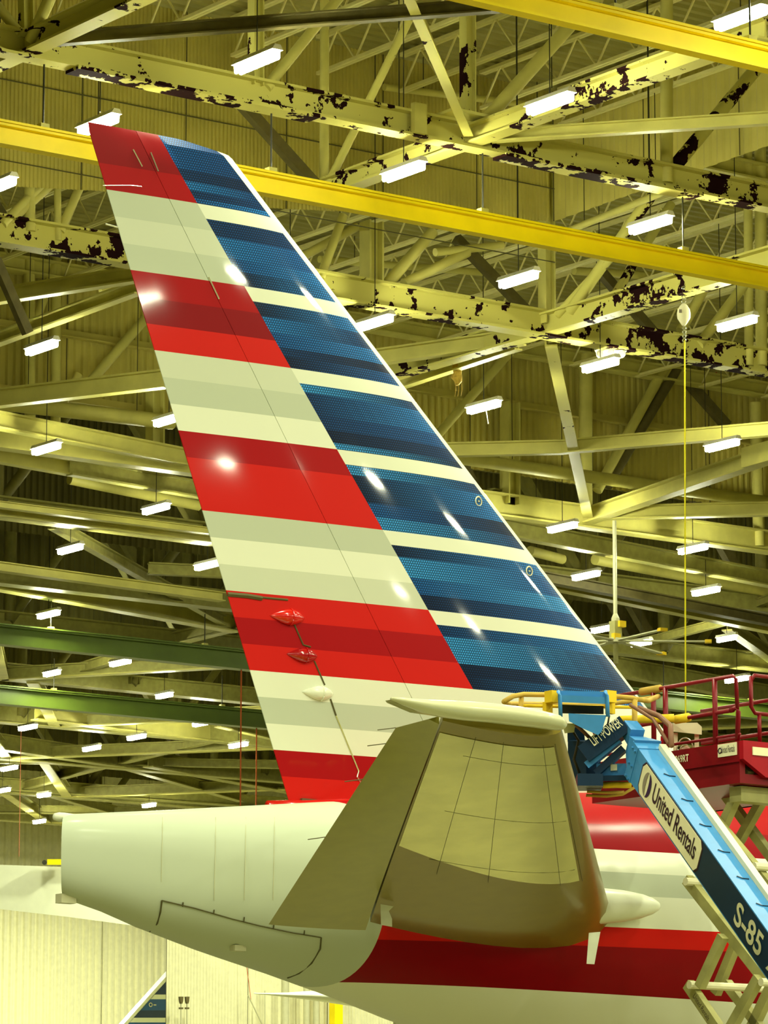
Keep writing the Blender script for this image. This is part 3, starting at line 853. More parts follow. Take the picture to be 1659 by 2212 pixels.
# actuator fairings on the rudder
for (px, py_, wpx, hpx, nm, c) in [(632, 1330, 70, 36, 'livery_red', REDB), (664, 1413, 62, 33, 'livery_red2', REDM), (697, 1495, 63, 33, 'livery_white', WH)]:
    p = onY(px, py_, Y0 - .15); k = depth(p) / FPX
    L_, r_ = wpx * k / .8, hpx * k / 2
    mt = paint(nm + '_fairing', c, 0.2, coat=1.0, noise=0.0)
    rings = []
    for i in range(13):
        s_ = i / 12; x = p.x - L_ * .5 + L_ * s_
        rr = max(0.002, math.sin(math.pi * s_ ** 1.25) ** .75)
        yc = side_y(x, p.z)
        rings.append([(x, yc - r_ * .9 * rr * math.cos(a) * (1 if math.cos(a) > 0 else .2), p.z + r_ * rr * math.sin(a)) for a in [q * math.pi / 8 for q in range(16)]])
    mb = MB(); mb.loft(rings); o = mb.build('actuator_fairing', mt, air, smooth=True, origin=p)
    mb = MB(); x = p.x + .03; yc = side_y(x, p.z)
    mb.tube([(x, yc - r_ * .93 * math.cos(a), p.z + r_ * 1.03 * math.sin(a)) for a in [-1.4 + i * .28 for i in range(11)]], .006, 5)
    mb.build('fairing_strap', M['chrome'], o) if False else None
    ob = mb.build('fairing_band', mt, air, origin=p)
# seams on the rudder and fin
def seam(pts, r=0.007, mat='seam', name='skin_seam'):
    mb = MB(); q = []
    for (x, y) in pts:
        p = onY(x, y, Y0); q.append(Vector((p.x, side_y(p.x, p.z) - .002, p.z)))
    mb.tube(q, r, 5); mb.build(name, M[mat], air, origin=q[0])
seam([(625, 1348), (645, 1395), (660, 1400)], .008); seam([(668, 1430), (690, 1482)], .008); seam([(702, 1512), (714, 1548)], .009)
seam([(714, 1548), (762, 1668), (759, 1680), (772, 1702)], .008, 'chrome')
seam([(491, 1284), (530, 1288), (560, 1294)], .022, 'seam', 'tab_gap'); seam([(560, 1292), (612, 1298)], .010, 'seam', 'tab_gap')
seam([(440, 602), (462, 650)], .008, 'chrome')
for a, c in [((282, 325), (301, 362)), ((318, 332), (334, 373))]:
    seam([a, c], .007, 'chrome', 'static_strip')
seam([(222, 401), (278, 402), (300, 405)], .0035, 'chrome')
mb = MB(); p = onY(254, 491, Y0); mb.pipe(p, p + Vector((-.13, 0, .01)), .008, 6); mb.build('tail_lamp', M['chrome'], air, origin=p)
# round target marks on the fin
for (px, py_) in ((1016, 1087), (1123, 1238)):
    p = onY(px, py_, Y0); ysd = side_y(p.x, p.z)
    dx = .05
    nrm = Vector((side_y(p.x + dx, p.z) - ysd, -dx, 0)).normalized(); nrm = Vector((-(ysd - side_y(p.x + dx, p.z)) / dx, -1, 0)).normalized()
    ax = Vector((0, 0, 1)).cross(nrm).normalized(); c = Vector((p.x, ysd, p.z)) + nrm * .004
    mb = MB(); mb.ring(c, ax, Vector((0, 0, 1)), .043, .007); mb.bar(c - ax * .006, c + ax * .006, .014, .014)
    if py_ == 1238: mb.bar(c + ax * .015 + Vector((0, 0, -.085)), c + ax * .08 + Vector((0, 0, -.085)), .008, .02)
    mb.build('target_mark', M['plate'], air, origin=c)

# --- fuselage
def fus_mat():
    mt, nt, b = principled('fuselage_livery')
    tc = nt.nodes.new('ShaderNodeTexCoord'); sp = nt.nodes.new('ShaderNodeSeparateXYZ')
    nt.links.new(tc.outputs['Object'], sp.inputs[0])     # object origin sits at world zero
    mp = nt.nodes.new('ShaderNodeMapRange'); mp.inputs['From Min'].default_value = 2; mp.inputs['From Max'].default_value = 7
    # the low stripes run slightly down towards the nose
    lt = nt.nodes.new('ShaderNodeMath'); lt.operation = 'LESS_THAN'; lt.inputs[1].default_value = 4.25
    nt.links.new(sp.outputs['Z'], lt.inputs[0])
    dx = nt.nodes.new('ShaderNodeMath'); dx.operation = 'MULTIPLY_ADD'; dx.inputs[1].default_value = .03; dx.inputs[2].default_value = -.03 * 20.5
    mn = nt.nodes.new('ShaderNodeMath'); mn.operation = 'MINIMUM'; mn.inputs[1].default_value = 24.8
    nt.links.new(sp.outputs['X'], mn.inputs[0]); nt.links.new(mn.outputs[0], dx.inputs[0])
    zz = nt.nodes.new('ShaderNodeMath'); zz.operation = 'MULTIPLY_ADD'
    nt.links.new(lt.outputs[0], zz.inputs[0]); nt.links.new(dx.outputs[0], zz.inputs[1]); nt.links.new(sp.outputs['Z'], zz.inputs[2])
    nt.links.new(zz.outputs[0], mp.inputs['Value'])
    cr = nt.nodes.new('ShaderNodeValToRGB'); cr.color_ramp.interpolation = 'CONSTANT'
    st = [(0, WH), (4.07, REDD), (4.22, REDD), (4.385, REDB), (4.575, WH), (4.86, GR1), (5.085, WH), (5.30, REDD), (5.55, REDM), (5.97, WH)]
    el = cr.color_ramp.elements
    while len(el) > 1: el.remove(el[-1])
    for i, (z, c) in enumerate(st):
        e = el[0] if i == 0 else el.new((z - 2) / 5)
        e.position = max(0, (z - 2) / 5) if i else 0; e.color = (*c, 1)
    nt.links.new(mp.outputs['Result'], cr.inputs['Fac'])
    # grey tail cone behind a frame line
    gt = nt.nodes.new('ShaderNodeMath'); gt.operation = 'GREATER_THAN'; gt.inputs[1].default_value = 20.93
    nt.links.new(sp.outputs['X'], gt.inputs[0])
    mx = nt.nodes.new('ShaderNodeMix'); mx.data_type = 'RGBA'; mx.inputs['A'].default_value = (0.52, 0.575, 0.42, 1)
    nt.links.new(gt.outputs[0], mx.inputs['Factor']); nt.links.new(cr.outputs['Color'], mx.inputs['B'])
    nt.links.new(mx.outputs['Result'], b.inputs['Base Color'])
    b.inputs['Roughness'].default_value = 0.6; b.inputs['Specular IOR Level'].default_value = 0.05; b.inputs['Coat Weight'].default_value = 0.12; b.inputs['Coat Roughness'].default_value = 0.2
    nz = nt.nodes.new('ShaderNodeTexNoise'); nz.inputs['Scale'].default_value = 1.6
    nt.links.new(tc.outputs['Object'], nz.inputs['Vector'])
    bp = nt.nodes.new('ShaderNodeBump'); bp.inputs['Strength'].default_value = 0.12; bp.inputs['Distance'].default_value = 0.03
    nt.links.new(nz.outputs['Fac'], bp.inputs['Height']); nt.links.new(bp.outputs['Normal'], b.inputs['Coat Normal'])
    return mt
FS = [(18.21, 5.40, 4.70, .27), (18.26, 5.415, 4.68, .29), (18.6, 5.45, 4.60, .37), (19.0, 5.49, 4.48, .46), (19.5, 5.545, 4.36, .60), (20.0, 5.60, 4.25, .76), (20.6, 5.665, 4.115, .93),
      (21.2, 5.73, 3.965, 1.10), (22, 5.81, 3.745, 1.30), (23, 5.91, 3.50, 1.48), (24, 5.99, 3.25, 1.62), (25, 6.05, 3.0, 1.73), (26.5, 6.10, 2.65, 1.86),
      (29, 6.14, 2.30, 1.95), (33, 6.15, 2.15, 1.975), (48, 6.15, 2.15, 1.975), (52, 5.8, 2.3, 1.7), (54.5, 5.0, 2.7, 1.0), (55.6, 4.1, 3.2, .3)]
def fus_ring(x):
    for a, c in zip(FS, FS[1:]):
        if a[0] <= x <= c[0]:
            f = (x - a[0]) / (c[0] - a[0]); v = [a[i] + (c[i] - a[i]) * f for i in range(4)]; break
    return v
def fus_pt(x, ang):
    _, zt, zb, hw = fus_ring(x)
    zc = (zt + zb) / 2; hz = (zt - zb) / 2
    e = 2 / (2.7 if x < 19 else 2.7 - min(1, (x - 19) / 2.5) * .6)
    ca, sa_ = math.cos(ang), math.sin(ang)
    yo = -hw * math.copysign(abs(ca) ** e, ca)
    return Vector((x + yo * .72 * max(0, 1 - (x - 18.21) / 1.6), Y0 + yo, zc + hz * math.copysign(abs(sa_) ** e, sa_)))
xs = sorted({round(18.21 + i * .22, 3) for i in range(40)} | {q[0] for q in FS})
mb = MB(); mb.loft([[fus_pt(x, 2 * math.pi * k / 72) for k in range(72)] for x in xs])
o = mb.build('fuselage', fus_mat(), None, origin=(0, 0, 0)); auto_smooth(o, 0.9)
o.parent = air; o.location = -Vector(air['base'])
# access panel lines, frame seam and fittings of the tail cone
def fseam(name, pts, r=.006, mat='seam'):
    mb = MB(); mb.tube(pts, r, 5); mb.build(name, M[mat], air, origin=pts[0])
def surf(px, py_):           # point of the near fuselage side seen at a pixel
    best = None
    lo, hi = Y0 - 2.2, Y0 + .3
    prev = None
    for i in range(260):
        Y = lo + (hi - lo) * i / 259; p = onY(px, py_, Y)
        xb = p.x
        for _i in range(6): xb = p.x - (p.y - Y0) * .72 * max(0, 1 - (xb - 18.21) / 1.6)
        if not 18.22 < xb < 40: continue
        _, zt, zb, hw = fus_ring(xb)
        zc = (zt + zb) / 2; hz = (zt - zb) / 2; e = 2.7 if xb < 19 else 2.7 - min(1, (xb - 19) / 2.5) * .6
        g = abs((p.y - Y0) / hw) ** e + abs((p.z - zc) / hz) ** e
        if g <= 1: return p + Vector((0, -.012, -.002))
    return onY(px, py_, Y0)
panel = [(348, 1945), (420, 1962), (500, 1985), (560, 2000), (630, 2015), (692, 2025)]
fseam('panel_seam', [surf(*q) for q in panel])
fseam('panel_seam', [surf(*q) for q in [(348, 1945), (345, 1970), (338, 1995), (322, 2012)]], .008)
fseam('panel_seam', [surf(*q) for q in [(692, 2025), (690, 2050), (672, 2080), (645, 2102), (620, 2112)]], .008)
for q in [(394, 1949), (461, 1965), (526, 1981), (590, 1996), (656, 2010)]:
    a = surf(q[0], q[1]); c = surf(q[0] - 1, q[1] + 9)
    fseam('panel_latch', [a, c], .006)
for x, n0, n1 in [(19.62, 3.3, 5.9), (19.95, 3.3, 5.9)]:
    pass
for px in (350, 465, 530, 592):
    fseam('frame_seam', [surf(px + (1750 - yy) * .02, yy) for yy in range(1765, 1925 + (px > 400) * 30, 20)], .0025, 'pipeg')
fseam('frame_seam', [surf(q[0], q[1]) for q in [(610, 1985 + 3), (640, 1990)]], .003, 'pipeg')
# tip fittings
p = onY(128, 1765, Y0 - .1); rings = [[p + Vector((dx, r * math.cos(a), r * math.sin(a))) for a in [k * math.pi / 6 for k in range(12)]] for dx, r in ((-.06, .008), (-.05, .03), (0, .042), (.06, .042), (.22, .028))]
mb = MB(); mb.loft(rings); mb.build('navigation_lamp', M['white'], air, smooth=True, origin=p)
p = onY(137, 1940, Y0 - .1); mb = MB(); mb.box(p + Vector((-.05, -.05, -.045)), p + Vector((.10, .05, .035))); mb.build('drain_fitting', M['pipeg'], air, origin=p)
p = surf(510, 2047); mb = MB(); mb.box(p + Vector((-.06, -.06, -.03)), p + Vector((.06, .02, .02))); mb.build('drain_mast', M['pipeg'], air, origin=p)
# red root fairing under the rudder
mb = MB(); mb.loft([[(x, Y0 - hw * math.cos(a), zb + (h_) * max(0, math.sin(a))) for a in [k * math.pi / 10 for k in range(11)]] for x, hw, zb, h_ in
                    ((20.35, .05, 5.60, .08), (20.7, .16, 5.58, .13), (21.5, .26, 5.64, .14), (22.5, .32, 5.74, .14), (24, .3, 5.86, .16), (25.2, .18, 5.95, .2), (25.6, .05, 6.0, .06))])
mb.build('fin_root_fairing', paint('fairing_red', REDB, .25, coat=.8, noise=0), air, smooth=True, origin=(22, Y0, 5.7))
mb = MB(); mb.box((20.7, Y0 - .05, 5.69), (22.0, Y0 + .05, 5.72)); mb.build('rudder_gap', M['seam'], air, origin=(21, Y0, 5.7))
# landing gear (below the frame) carries it
for x, yy in ((36, Y0 - 3.2), (36, Y0 + 3.2), (51, Y0)):
    mb = MB(); mb.pipe((x, yy, .5), (x, yy + (Y0 - yy) * .35, 2.5), .14); mb.build('gear_leg', M['pipeg'], air, origin=(x, yy, 1))
    for s_ in (-.3, .3):
        mb = MB(); mb.pipe((x, yy + s_ - .17, .57), (x, yy + s_ + .17, .57), .57, 20); mb.build('wheel', M['rubber'], air, origin=(x, yy, .57))

# --- near tailplane
def naca_pts(n): return [(1 - math.cos(math.pi * i / n)) / 2 for i in range(n + 1)]
def V(px, py_, Y): return onY(px, py_, Y)
st_rootLE, st_rootTE, st_rootH = V(1318, 1965, 27.8), V(580, 1997, 28.2), V(800, 1945, 28.0)
st_tipLE, st_tipH, st_kink = V(1213, 1573, 23.4), V(957, 1546, 23.4), V(855, 1572, 24.0)
rt = (st_rootTE - st_kink) / (st_rootTE.y - st_kink.y)
def TEp(y): return st_rootTE + rt * (y - st_rootTE.y)
def LEp(y): return st_rootLE + (st_tipLE - st_rootLE) * ((y - st_rootLE.y) / (st_tipLE.y - st_rootLE.y))
def HGp(y): return st_rootH + (st_tipH - st_rootH) * ((y - st_rootH.y) / (st_tipH.y - st_rootH.y))
def thick(y):
    f = (y - 23.4) / (28 - 23.4); return 0.105 + 0.065 * max(0, f) ** 2.2
def mid(y, u):           # camber line, the elevator drooped at its hinge
    le, te, hg = LEp(y), TEp(y), HGp(y); uh = (le.x - hg.x) / (le.x - te.x)
    if u <= uh: return le + (hg - le) * (u / uh)
    return hg + (te - hg) * ((u - uh) / (1 - uh))
def section(y, u0, u1, n=14):
    """closed loop of the tailplane section between chord fractions u0..u1 at span position y"""
    le, te = LEp(y), TEp(y); c = (te - le)
    us = [u0 + (u1 - u0) * q for q in naca_pts(n)] if u0 == 0 else [u0 + (u1 - u0) * i / n for i in range(n + 1)]
    th = thick(y) * c.length
    lowr = [mid(y, u) + Vector((0, 0, -naca(u) * th * 1.05)) for u in us]
    upr = [mid(y, u) + Vector((0, 0, naca(u) * th * .95)) for u in us]
    return lowr + upr[::-1][(0 if u1 < 1 else 1):(-1 if u0 == 0 else None)]
def uH(y):
    le, te, h = LEp(y), TEp(y), HGp(y); return (le.x - h.x) / (le.x - te.x)
ysp = [28.0, 27.6, 27.2, 26.6, 26, 25.4, 24.8, 24.2, 23.8, 23.42]
rs = [section(y, 0, uH(y)) for y in ysp]
ctr_ = sum(rs[0], Vector()) / len(rs[0])
stub = [[ctr_ + (v - ctr_) * f_ + Vector((.25 * q, q, 0)) for v in rs[0]] for f_, q in ((.62, .75), (.75, .35), (.92, .1))]
mb = MB(); mb.loft(stub + rs)
o = mb.build('tailplane', M['stabgrey'], air, origin=(20, 26, 5)); auto_smooth(o, .6)
stab = o
# bare metal skin panels under it (a thin separate sheet)
def stab_low(y, u, off=.004):
    le, te = LEp(y), TEp(y); c = te - le
    return mid(y, u) + Vector((0, 0, -naca(u) * thick(y) * c.length * 1.05 - off))
def sheet(name, mat, yfun, u0, u1, nu=18, ny=10):
    mb = MB(); g = []
    for i in range(nu + 1):
        s_ = i / nu; r = []
        for j in range(ny + 1):
            ya, yb = yfun(s_); y = ya + (yb - ya) * j / ny
            u = u0(y) + (u1(y) - u0(y)) * s_
            r.append(stab_low(y, u))
        g.append(r)
    nv = ny + 1
    mb.add([p for r in g for p in r], [(i*nv+j, i*nv+j+1, (i+1)*nv+j+1, (i+1)*nv+j) for i in range(nu) for j in range(ny)])
    o = mb.build(name, M[mat], stab, origin=(20, 26, 5)); o.location = (0, 0, 0)
    o.data.polygons.foreach_set('use_smooth', [True] * len(o.data.polygons)); return o
sheet('bare_metal_skin', 'stabmetal', lambda s_: (23.65, 26.15 + .42 * math.sin(math.pi * .5 * (1 - s_))), lambda y: .07, lambda y: uH(y) - .008)
mb = MB(); mb.loft([section(y, 0.0, .055, 8) if False else [q + Vector((0, 0, 0)) for q in section(y, 0, .05, 8)] for y in ysp[1:]])
def under(name, pts, r=.003, mat='seam'):
    mb = MB(); mb.tube([stab_low(y, u, .004) for y, u in pts], r, 5); o = mb.build(name, M[mat], stab, origin=(20, 26, 5)); o.location = (0, 0, 0)
for u in (.06, .14, .40, .58): under('skin_seam', [(23.6 + i * .3, u) for i in range(11)], .0022)
for y in (24.0, 25.2, 26.3): under('skin_seam', [(y, .08 + i * .06) for i in range(10)], .0022)
# elevator
ye = [28.2, 27.6, 27, 26, 25, 24.4, 24.0]
ring_e = [section(y, min(.97, uH(y) + .006), 1.0, 8) for y in ye]
yk = 23.5
tipsec = [HGp(yk) + Vector((-.02 - .1 * i / 8, 0, -.03 + .03 * i / 8)) for i in range(9)] + [HGp(yk) + Vector((-.02 - .1 * (8 - i) / 8, 0, .03 - .03 * (8 - i) / 8)) for i in range(1, 9)]
nr = len(ring_e[0]); tipsec = (tipsec + [tipsec[-1]] * nr)[:nr]
mb = MB(); mb.loft(ring_e + [tipsec]); o = mb.build('elevator', M['elevator'], air, origin=(19, 26, 5)); auto_smooth(o, .5)
# static wicks
for (x, y, y3) in [(855, 1572, 24.0), (838, 1600, 24.3), (700, 1800, 26.2), (790, 1670, 25.0)]:
    p = TEp(y3); mb = MB(); mb.pipe(p, p + Vector((-.17, 0, -.03)), .004, 5); mb.build('static_wick', M['seam'], air, origin=p)
# tip cap with pointed tail
tc_ = []
for px, pyc, hh in [(846, 1509, 3), (880, 1517, 9), (920, 1526, 15), (960, 1531, 19), (1010, 1536, 21), (1060, 1540, 21), (1110, 1546, 21), (1160, 1553, 19), (1195, 1560, 17), (1210, 1566, 12), (1216, 1571, 4)]:
    p = V(px, pyc, 23.33); k = depth(p) / FPX
    tc_.append([p + Vector((0, .13 * min(1, hh / 18) * math.cos(a), hh * k * math.sin(a))) for a in [q * math.pi / 8 for q in range(16)]])
mb = MB(); mb.loft(tc_); o = mb.build('tip_cap', paint('tip_cap_paint', (.66, .66, .40), .28, coat=.5, noise=0), air, smooth=True, origin=(18, 23.3, 5.6))
mb = MB(); a, c, d_ = V(846, 1511, 23.38), V(957, 1545, 23.42), V(900, 1537, 23.42)
mb.loft([[q + Vector((0, e_, z_)) for q in (a, c, d_, V(850, 1516, 23.42))] for e_, z_ in ((0, 0), (.08, 0))]); mb.build('tip_horn', M['elevator'], air, origin=a)
# leading edge root fairing
rf = []
pN = V(1425, 1958, 27.7)
for dx, r in ((0, .004), (.03, .045), (.10, .08), (.22, .115), (.40, .145), (.65, .165), (1.0, .17), (1.5, .13), (2.0, .05)):
    rf.append([(pN.x - dx, pN.y + .12 * dx - r * 1.1 * math.cos(a), pN.z - .035 * dx + r * math.sin(a)) for a in [q * math.pi / 8 for q in range(16)]])
mb = MB(); mb.loft(rf); mb.build('root_fairing', M['white'], air, smooth=True, origin=pN)
# strapped tags hanging under the root
for q in [[(822, 1953), (850, 1958), (840, 1968), (847, 1985), (847, 2002), (823, 1998)], [(1272, 2015), (1297, 2013), (1290, 2050), (1284, 2083), (1267, 2082)]]:
    mb = MB(); mb.loft([[V(x, y, 27.45 + e_) for x, y in q] for e_ in (0, .012)]); mb.build('hanging_bracket', M['white'], air, origin=V(*q[0], 27.45))

# ================================================================== boom lift
bl_tip, bl_low = atD(1388, 1640, 33.3), atD(1733, 2128, 30.2)
ax = (bl_low - bl_tip).normalized()
nn = ax.cross(Vector((0, 0, 1))).normalized()
if nn.dot(RT) > 0: nn = -nn            # outward normal of the left flank
tt = nn.cross(ax).normalized()
if tt.z < 0: tt = -tt
BW, BH = 0.235, 0.315
bl_end = bl_low + ax * 2.2
lift = thing('boom_lift', 'blue telescopic boom lift with large white rental plate, basket raised by the tailplane', 'lift', (bl_end.x, bl_end.y, 0))
ctr = lambda s_: bl_tip + ax * s_
LB_ = (bl_end - bl_tip).length
mb = MB()
def boxalong(mb, s0, s1, w0, h0, w1, h1, mi=0, off=Vector((0, 0, 0))):
    mb.loft([[ctr(s_) + off + nn * (a * w_ / 2) + tt * (c * h_ / 2) for a, c in ((-1, -1), (1, -1), (1, 1), (-1, 1))] for s_, w_, h_ in ((s0, w0, h0), (s1, w1, h1))], mi)
boxalong(mb, -.02, LB_, BW, BH, BW, BH)
mb.build('boom', M['lblue'], lift, origin=bl_tip)
mb = MB(); boxalong(mb, -.40, -.22, BW * .5, BH * .4, BW * .55, BH * .45, off=tt * .09); boxalong(mb, -.22, .02, BW * .55, BH * .45, BW * 1.03, BH * 1.0, off=tt * .03); boxalong(mb, -.0, .12, BW * 1.06, BH * 1.04, BW * 1.06, BH * 1.04)
mb.build('boom_head', M['lblue'], lift, origin=bl_tip)
def flank(s_, h_, off=.006): return ctr(s_) + nn * (BW / 2 + off) + tt * h_
def flank_quad(name, s0, s1, h0, h1, mat, off=.004, rnd=0.0):
    pts = [(s0 + rnd, h0), (s1 - rnd, h0), (s1, h0 + rnd), (s1, h1 - rnd), (s1 - rnd, h1), (s0 + rnd, h1), (s0, h1 - rnd), (s0, h0 + rnd)] if rnd else [(s0, h0), (s1, h0), (s1, h1), (s0, h1)]
    mb = MB(); mb.loft([[flank(a, c, o_) for a, c in pts] for o_ in (0, off)]); return mb.build(name, M[mat], lift, origin=flank(s0, h0))
def s_at(px, py_):       # distance along the boom of the point seen at a pixel
    best = min(range(400), key=lambda i: (lambda v: (CX + FPX * (v - CAM).dot(RT) / depth(v) - px) ** 2 + (CY - FPX * (v - CAM).dot(UPV) / depth(v) - py_) ** 2)(flank(-.3 + i * .02, 0)))
    return -.3 + best * .02
sP0, sP1 = s_at(1392, 1672), s_at(1500, 1862)
flank_quad('navy_panel', sP1 - .35, LB_, -BH / 2 + .012, BH / 2 - .01, 'lnavy', .003)
flank_quad('plate_border', sP0 - .02, sP1 + .02, -BH * .46, BH * .46, 'ink', .005, .05)
flank_quad('rental_plate', sP0, sP1, -BH * .435, BH * .435, 'plate', .008, .05)
xd, yd = ax, tt
PL = sP1 - sP0
text_mesh('plate_lettering', 'United Rentals', M['ink'], flank(sP0 + PL * .22, -BH * .20, .012), xd, yd, BH * .52, lift, width=PL * .72, bold=.012)
for k, mt, f0 in ((-1, 'inkgrey', 1), (1, 'inkpurple', 1)):     # the two-leaf emblem
    mb = MB(); c = sP0 + PL * .115; pts = []
    hw, hh = PL * .062, BH * .34
    pts = [(c + k * hw * math.sin(a) * 1.0 + k * .002, hh * math.cos(a)) for a in [i * math.pi / 14 for i in range(15)]] + \
          [(c + k * hw * .35 * math.sin(a), hh * math.cos(a)) for a in [math.pi - i * math.pi / 14 for i in range(1, 14)]]
    n = 15
    v = [flank(a, b_, .0125) for a, b_ in pts]
    outer = v[:15]; inner = [v[0]] + v[15:][::-1] + [v[14]]
    mb.add(outer + inner, [(i, i + 1, 15 + i + 1, 15 + i) for i in range(14)])
    mb.build('plate_emblem', M[mt], lift, origin=v[0])
sS = s_at(1585, 1972)
text_mesh('boom_lettering', 'S-85', M['letter'], flank(sS, -BH * .30, .008), xd, yd, BH * .62, lift, width=.56, bold=.02)
text_mesh('boom_lettering', 'XC', M['letter'], flank(sS + .70, -BH * .30, .008), xd, yd, BH * .6, lift, bold=.02)
mb = MB(); e0 = -nn * (BW / 2 - .02) + tt * (BH / 2 + .02)
mb.bar(ctr(.1) + e0, ctr(LB_ - .1) + e0, .06, .05, tt); mb.build('hose_tray', M['plate'], lift, origin=bl_tip)
mb = MB(); mb.tube([ctr(-.55) - nn * .12 + tt * .2, ctr(-.3) - nn * .2 + tt * .26, ctr(-.05) - nn * .2 + tt * .30, ctr(.2) - nn * .13 + tt * .24], .024, 8)
mb.tube([ctr(-.6) - nn * .06 + tt * .2, ctr(-.3) - nn * .15 + tt * .23, ctr(.15) - nn * .12 + tt * .24], .016, 8); mb.build('hose_bundle', M['hose'], lift, smooth=True, origin=bl_tip)
for i in range(8):
    s_ = .55 + i * .42; mb = MB()
    c = ctr(s_) + tt * (BH / 2 + .002)
    mb.tube([c + nn * .05 - ax * .0, c + nn * 0.01 + ax * .035, c - nn * .04 + ax * .04], .006, 5); mb.build('wear_pad_cap', M['lnavy'], lift, origin=c)
for s_ in (.03, .09):
    for h_ in (-.14, -.02, .12):
        mb = MB(); mb.pipe(flank(s_, h_, .0), flank(s_, h_, .025), .010, 8); mb.build('bolt', M['lblue'], lift, origin=flank(s_, h_))
# jib below the basket
DJ = 33.6
def J(x, y, d=DJ): return atD(x, y, d)
def pxbar(name, pts, wpx, mat, par=lift, d=DJ, thick_=.12):
    p0, p1 = J(*pts[0], d), J(*pts[1], d); k = d / FPX
    mb = MB(); mb.bar(p0, p1, thick_, wpx * k); return mb.build(name, M[mat], par, origin=p0)
jb = pxbar('jib', ((1262, 1632), (1352, 1566)), 40, 'lnavy', thick_=.22)
pxbar('jib_cylinder', ((1268, 1655), (1338, 1598)), 16, 'lblue'); pxbar('jib_link', ((1288, 1672), (1348, 1617)), 15, 'lnavy')
jd = (J(1352, 1566) - J(1262, 1632)).normalized(); jup = (-FH).cross(jd)
text_mesh('jib_lettering', 'LIFT\u00b7POWER', M['plate'], J(1284, 1612, DJ - .16), jd, jup if jup.z > 0 else -jup, .085, lift, width=.20 * 1.5, bold=.01)
pxbar('pivot_column', ((1262, 1600), (1262, 1700)), 40, 'lnavy', d=33.9, thick_=.25)
pxbar('pivot_block', ((1245, 1690), (1300, 1690)), 26, 'lnavy', thick_=.4)
# basket
DB = 33.9
def basket_tube(name, pts, r, mat, d=DB):
    mb = MB(); mb.tube([J(x, y, d + (q[0] if q else 0)) for x, y, *q in pts], r, 10); o = mb.build(name, M[mat], lift, smooth=True, origin=J(pts[0][0], pts[0][1], d)); return o
basket_tube('top_rail', [(1088, 1516, -.15), (1108, 1504, -.1), (1130, 1500), (1195, 1501), (1260, 1502), (1320, 1504), (1368, 1508), (1374, 1512)], .022, 'tan')
basket_tube('top_rail', [(1372, 1510), (1400, 1514, .4), (1422, 1504, .9)], .022, 'tan')
basket_tube('top_rail', [(1088, 1516, -.15), (1100, 1520, .4), (1200, 1521, .9), (1300, 1523, .9), (1420, 1506, .9)], .020, 'tan')
basket_tube('rail_post', [(1371, 1510), (1371, 1600), (1371, 1668)], .024, 'tan')
basket_tube('rail_post', [(1126, 1502), (1126, 1560), (1126, 1650)], .022, 'tan')
basket_tube('mid_rail', [(1120, 1524), (1200, 1526), (1300, 1527), (1370, 1528)], .014, 'lyellow')
basket_tube('mid_rail', [(1340, 1555, .5), (1400, 1553, .5), (1456, 1551, .5)], .036, 'lyellow')
for x in (1194, 1314):
    mb = MB(); p = J(x, 1503, DB - .1); mb.box(p + Vector((-.05, -.05, -.06)), p + Vector((.05, .05, .04))); mb.build('rail_clamp', M['lyellow'], lift, origin=p)
for x in (1183, 1318):
    mb = MB(); p = J(x, 1527, DB - .05); mb.bar(p + Vector((0, 0, .04)), p - Vector((0, 0, .06)), .05, .07); mb.build('warning_tag', M['lyellow'], lift, origin=p)
# control console of the basket: blue hood, dark window, blue tray
mb = MB(); k = DB / FPX
def slab(mb, quad, d0, d1): mb.loft([[J(x, y, d) for x, y in quad] for d in (d0, d1)])
slab(mb, [(1206, 1492), (1210, 1501), (1314, 1506), (1308, 1494)], 33.45, 33.75); slab(mb, [(1210, 1501), (1314, 1506), (1314, 1521), (1212, 1517)], 33.4, 33.5)
mb.build('console_hood', M['lblue'], lift, origin=J(1210, 1501))
mb = MB(); slab(mb, [(1214, 1522), (1304, 1525), (1304, 1543), (1214, 1541)], 33.55, 33.7); mb.build('console_window', M['dark'], lift, origin=J(1214, 1522))
for x in (1209, 1311):
    basket_tube('console_frame', [(x - 3, 1494, -.45), (x, 1503, -.5), (x + 1, 1520, -.5), (x + 2, 1548, -.5)], .017, 'lblue')
mb = MB(); slab(mb, [(1228, 1541), (1310, 1545), (1300, 1580), (1292, 1588), (1262, 1575), (1229, 1558)], 33.4, 33.6); mb.build('console_tray', M['lblue'], lift, origin=J(1228, 1541))
mb = MB(); slab(mb, [(1213, 1562), (1243, 1563), (1240, 1582), (1220, 1584)], 33.6, 33.7); mb.build('junction_box', M['galv'], lift, origin=J(1213, 1562))
basket_tube('cable_loop', [(1243, 1565), (1262, 1582), (1275, 1595), (1278, 1610), (1262, 1625)], .016, 'hose', 33.6)
basket_tube('cable_loop', [(1232, 1570), (1250, 1600), (1240, 1640), (1252, 1670)], .012, 'dark', 33.7)
basket_tube('cable_loop', [(1316, 1545), (1313, 1565), (1302, 1575)], .010, 'dark', 33.5)
mb = MB(); slab(mb, [(1225, 1562), (1262, 1580), (1270, 1680), (1238, 1690), (1226, 1600)], 34.0, 34.3); mb.build('rotator_housing', M['lnavy'], lift, origin=J(1230, 1600))
mb = MB(); slab(mb, [(1288, 1650), (1352, 1649), (1354, 1674), (1290, 1676)], 33.6, 33.75); mb.build('basket_toe_board', M['lblue'], lift, origin=J(1290, 1650))
mb = MB(); slab(mb, [(1319, 1651), (1333, 1651), (1333, 1664), (1319, 1665)], 33.58, 33.6); mb.build('notice_plate', M['plate'], lift, origin=J(1319, 1651))
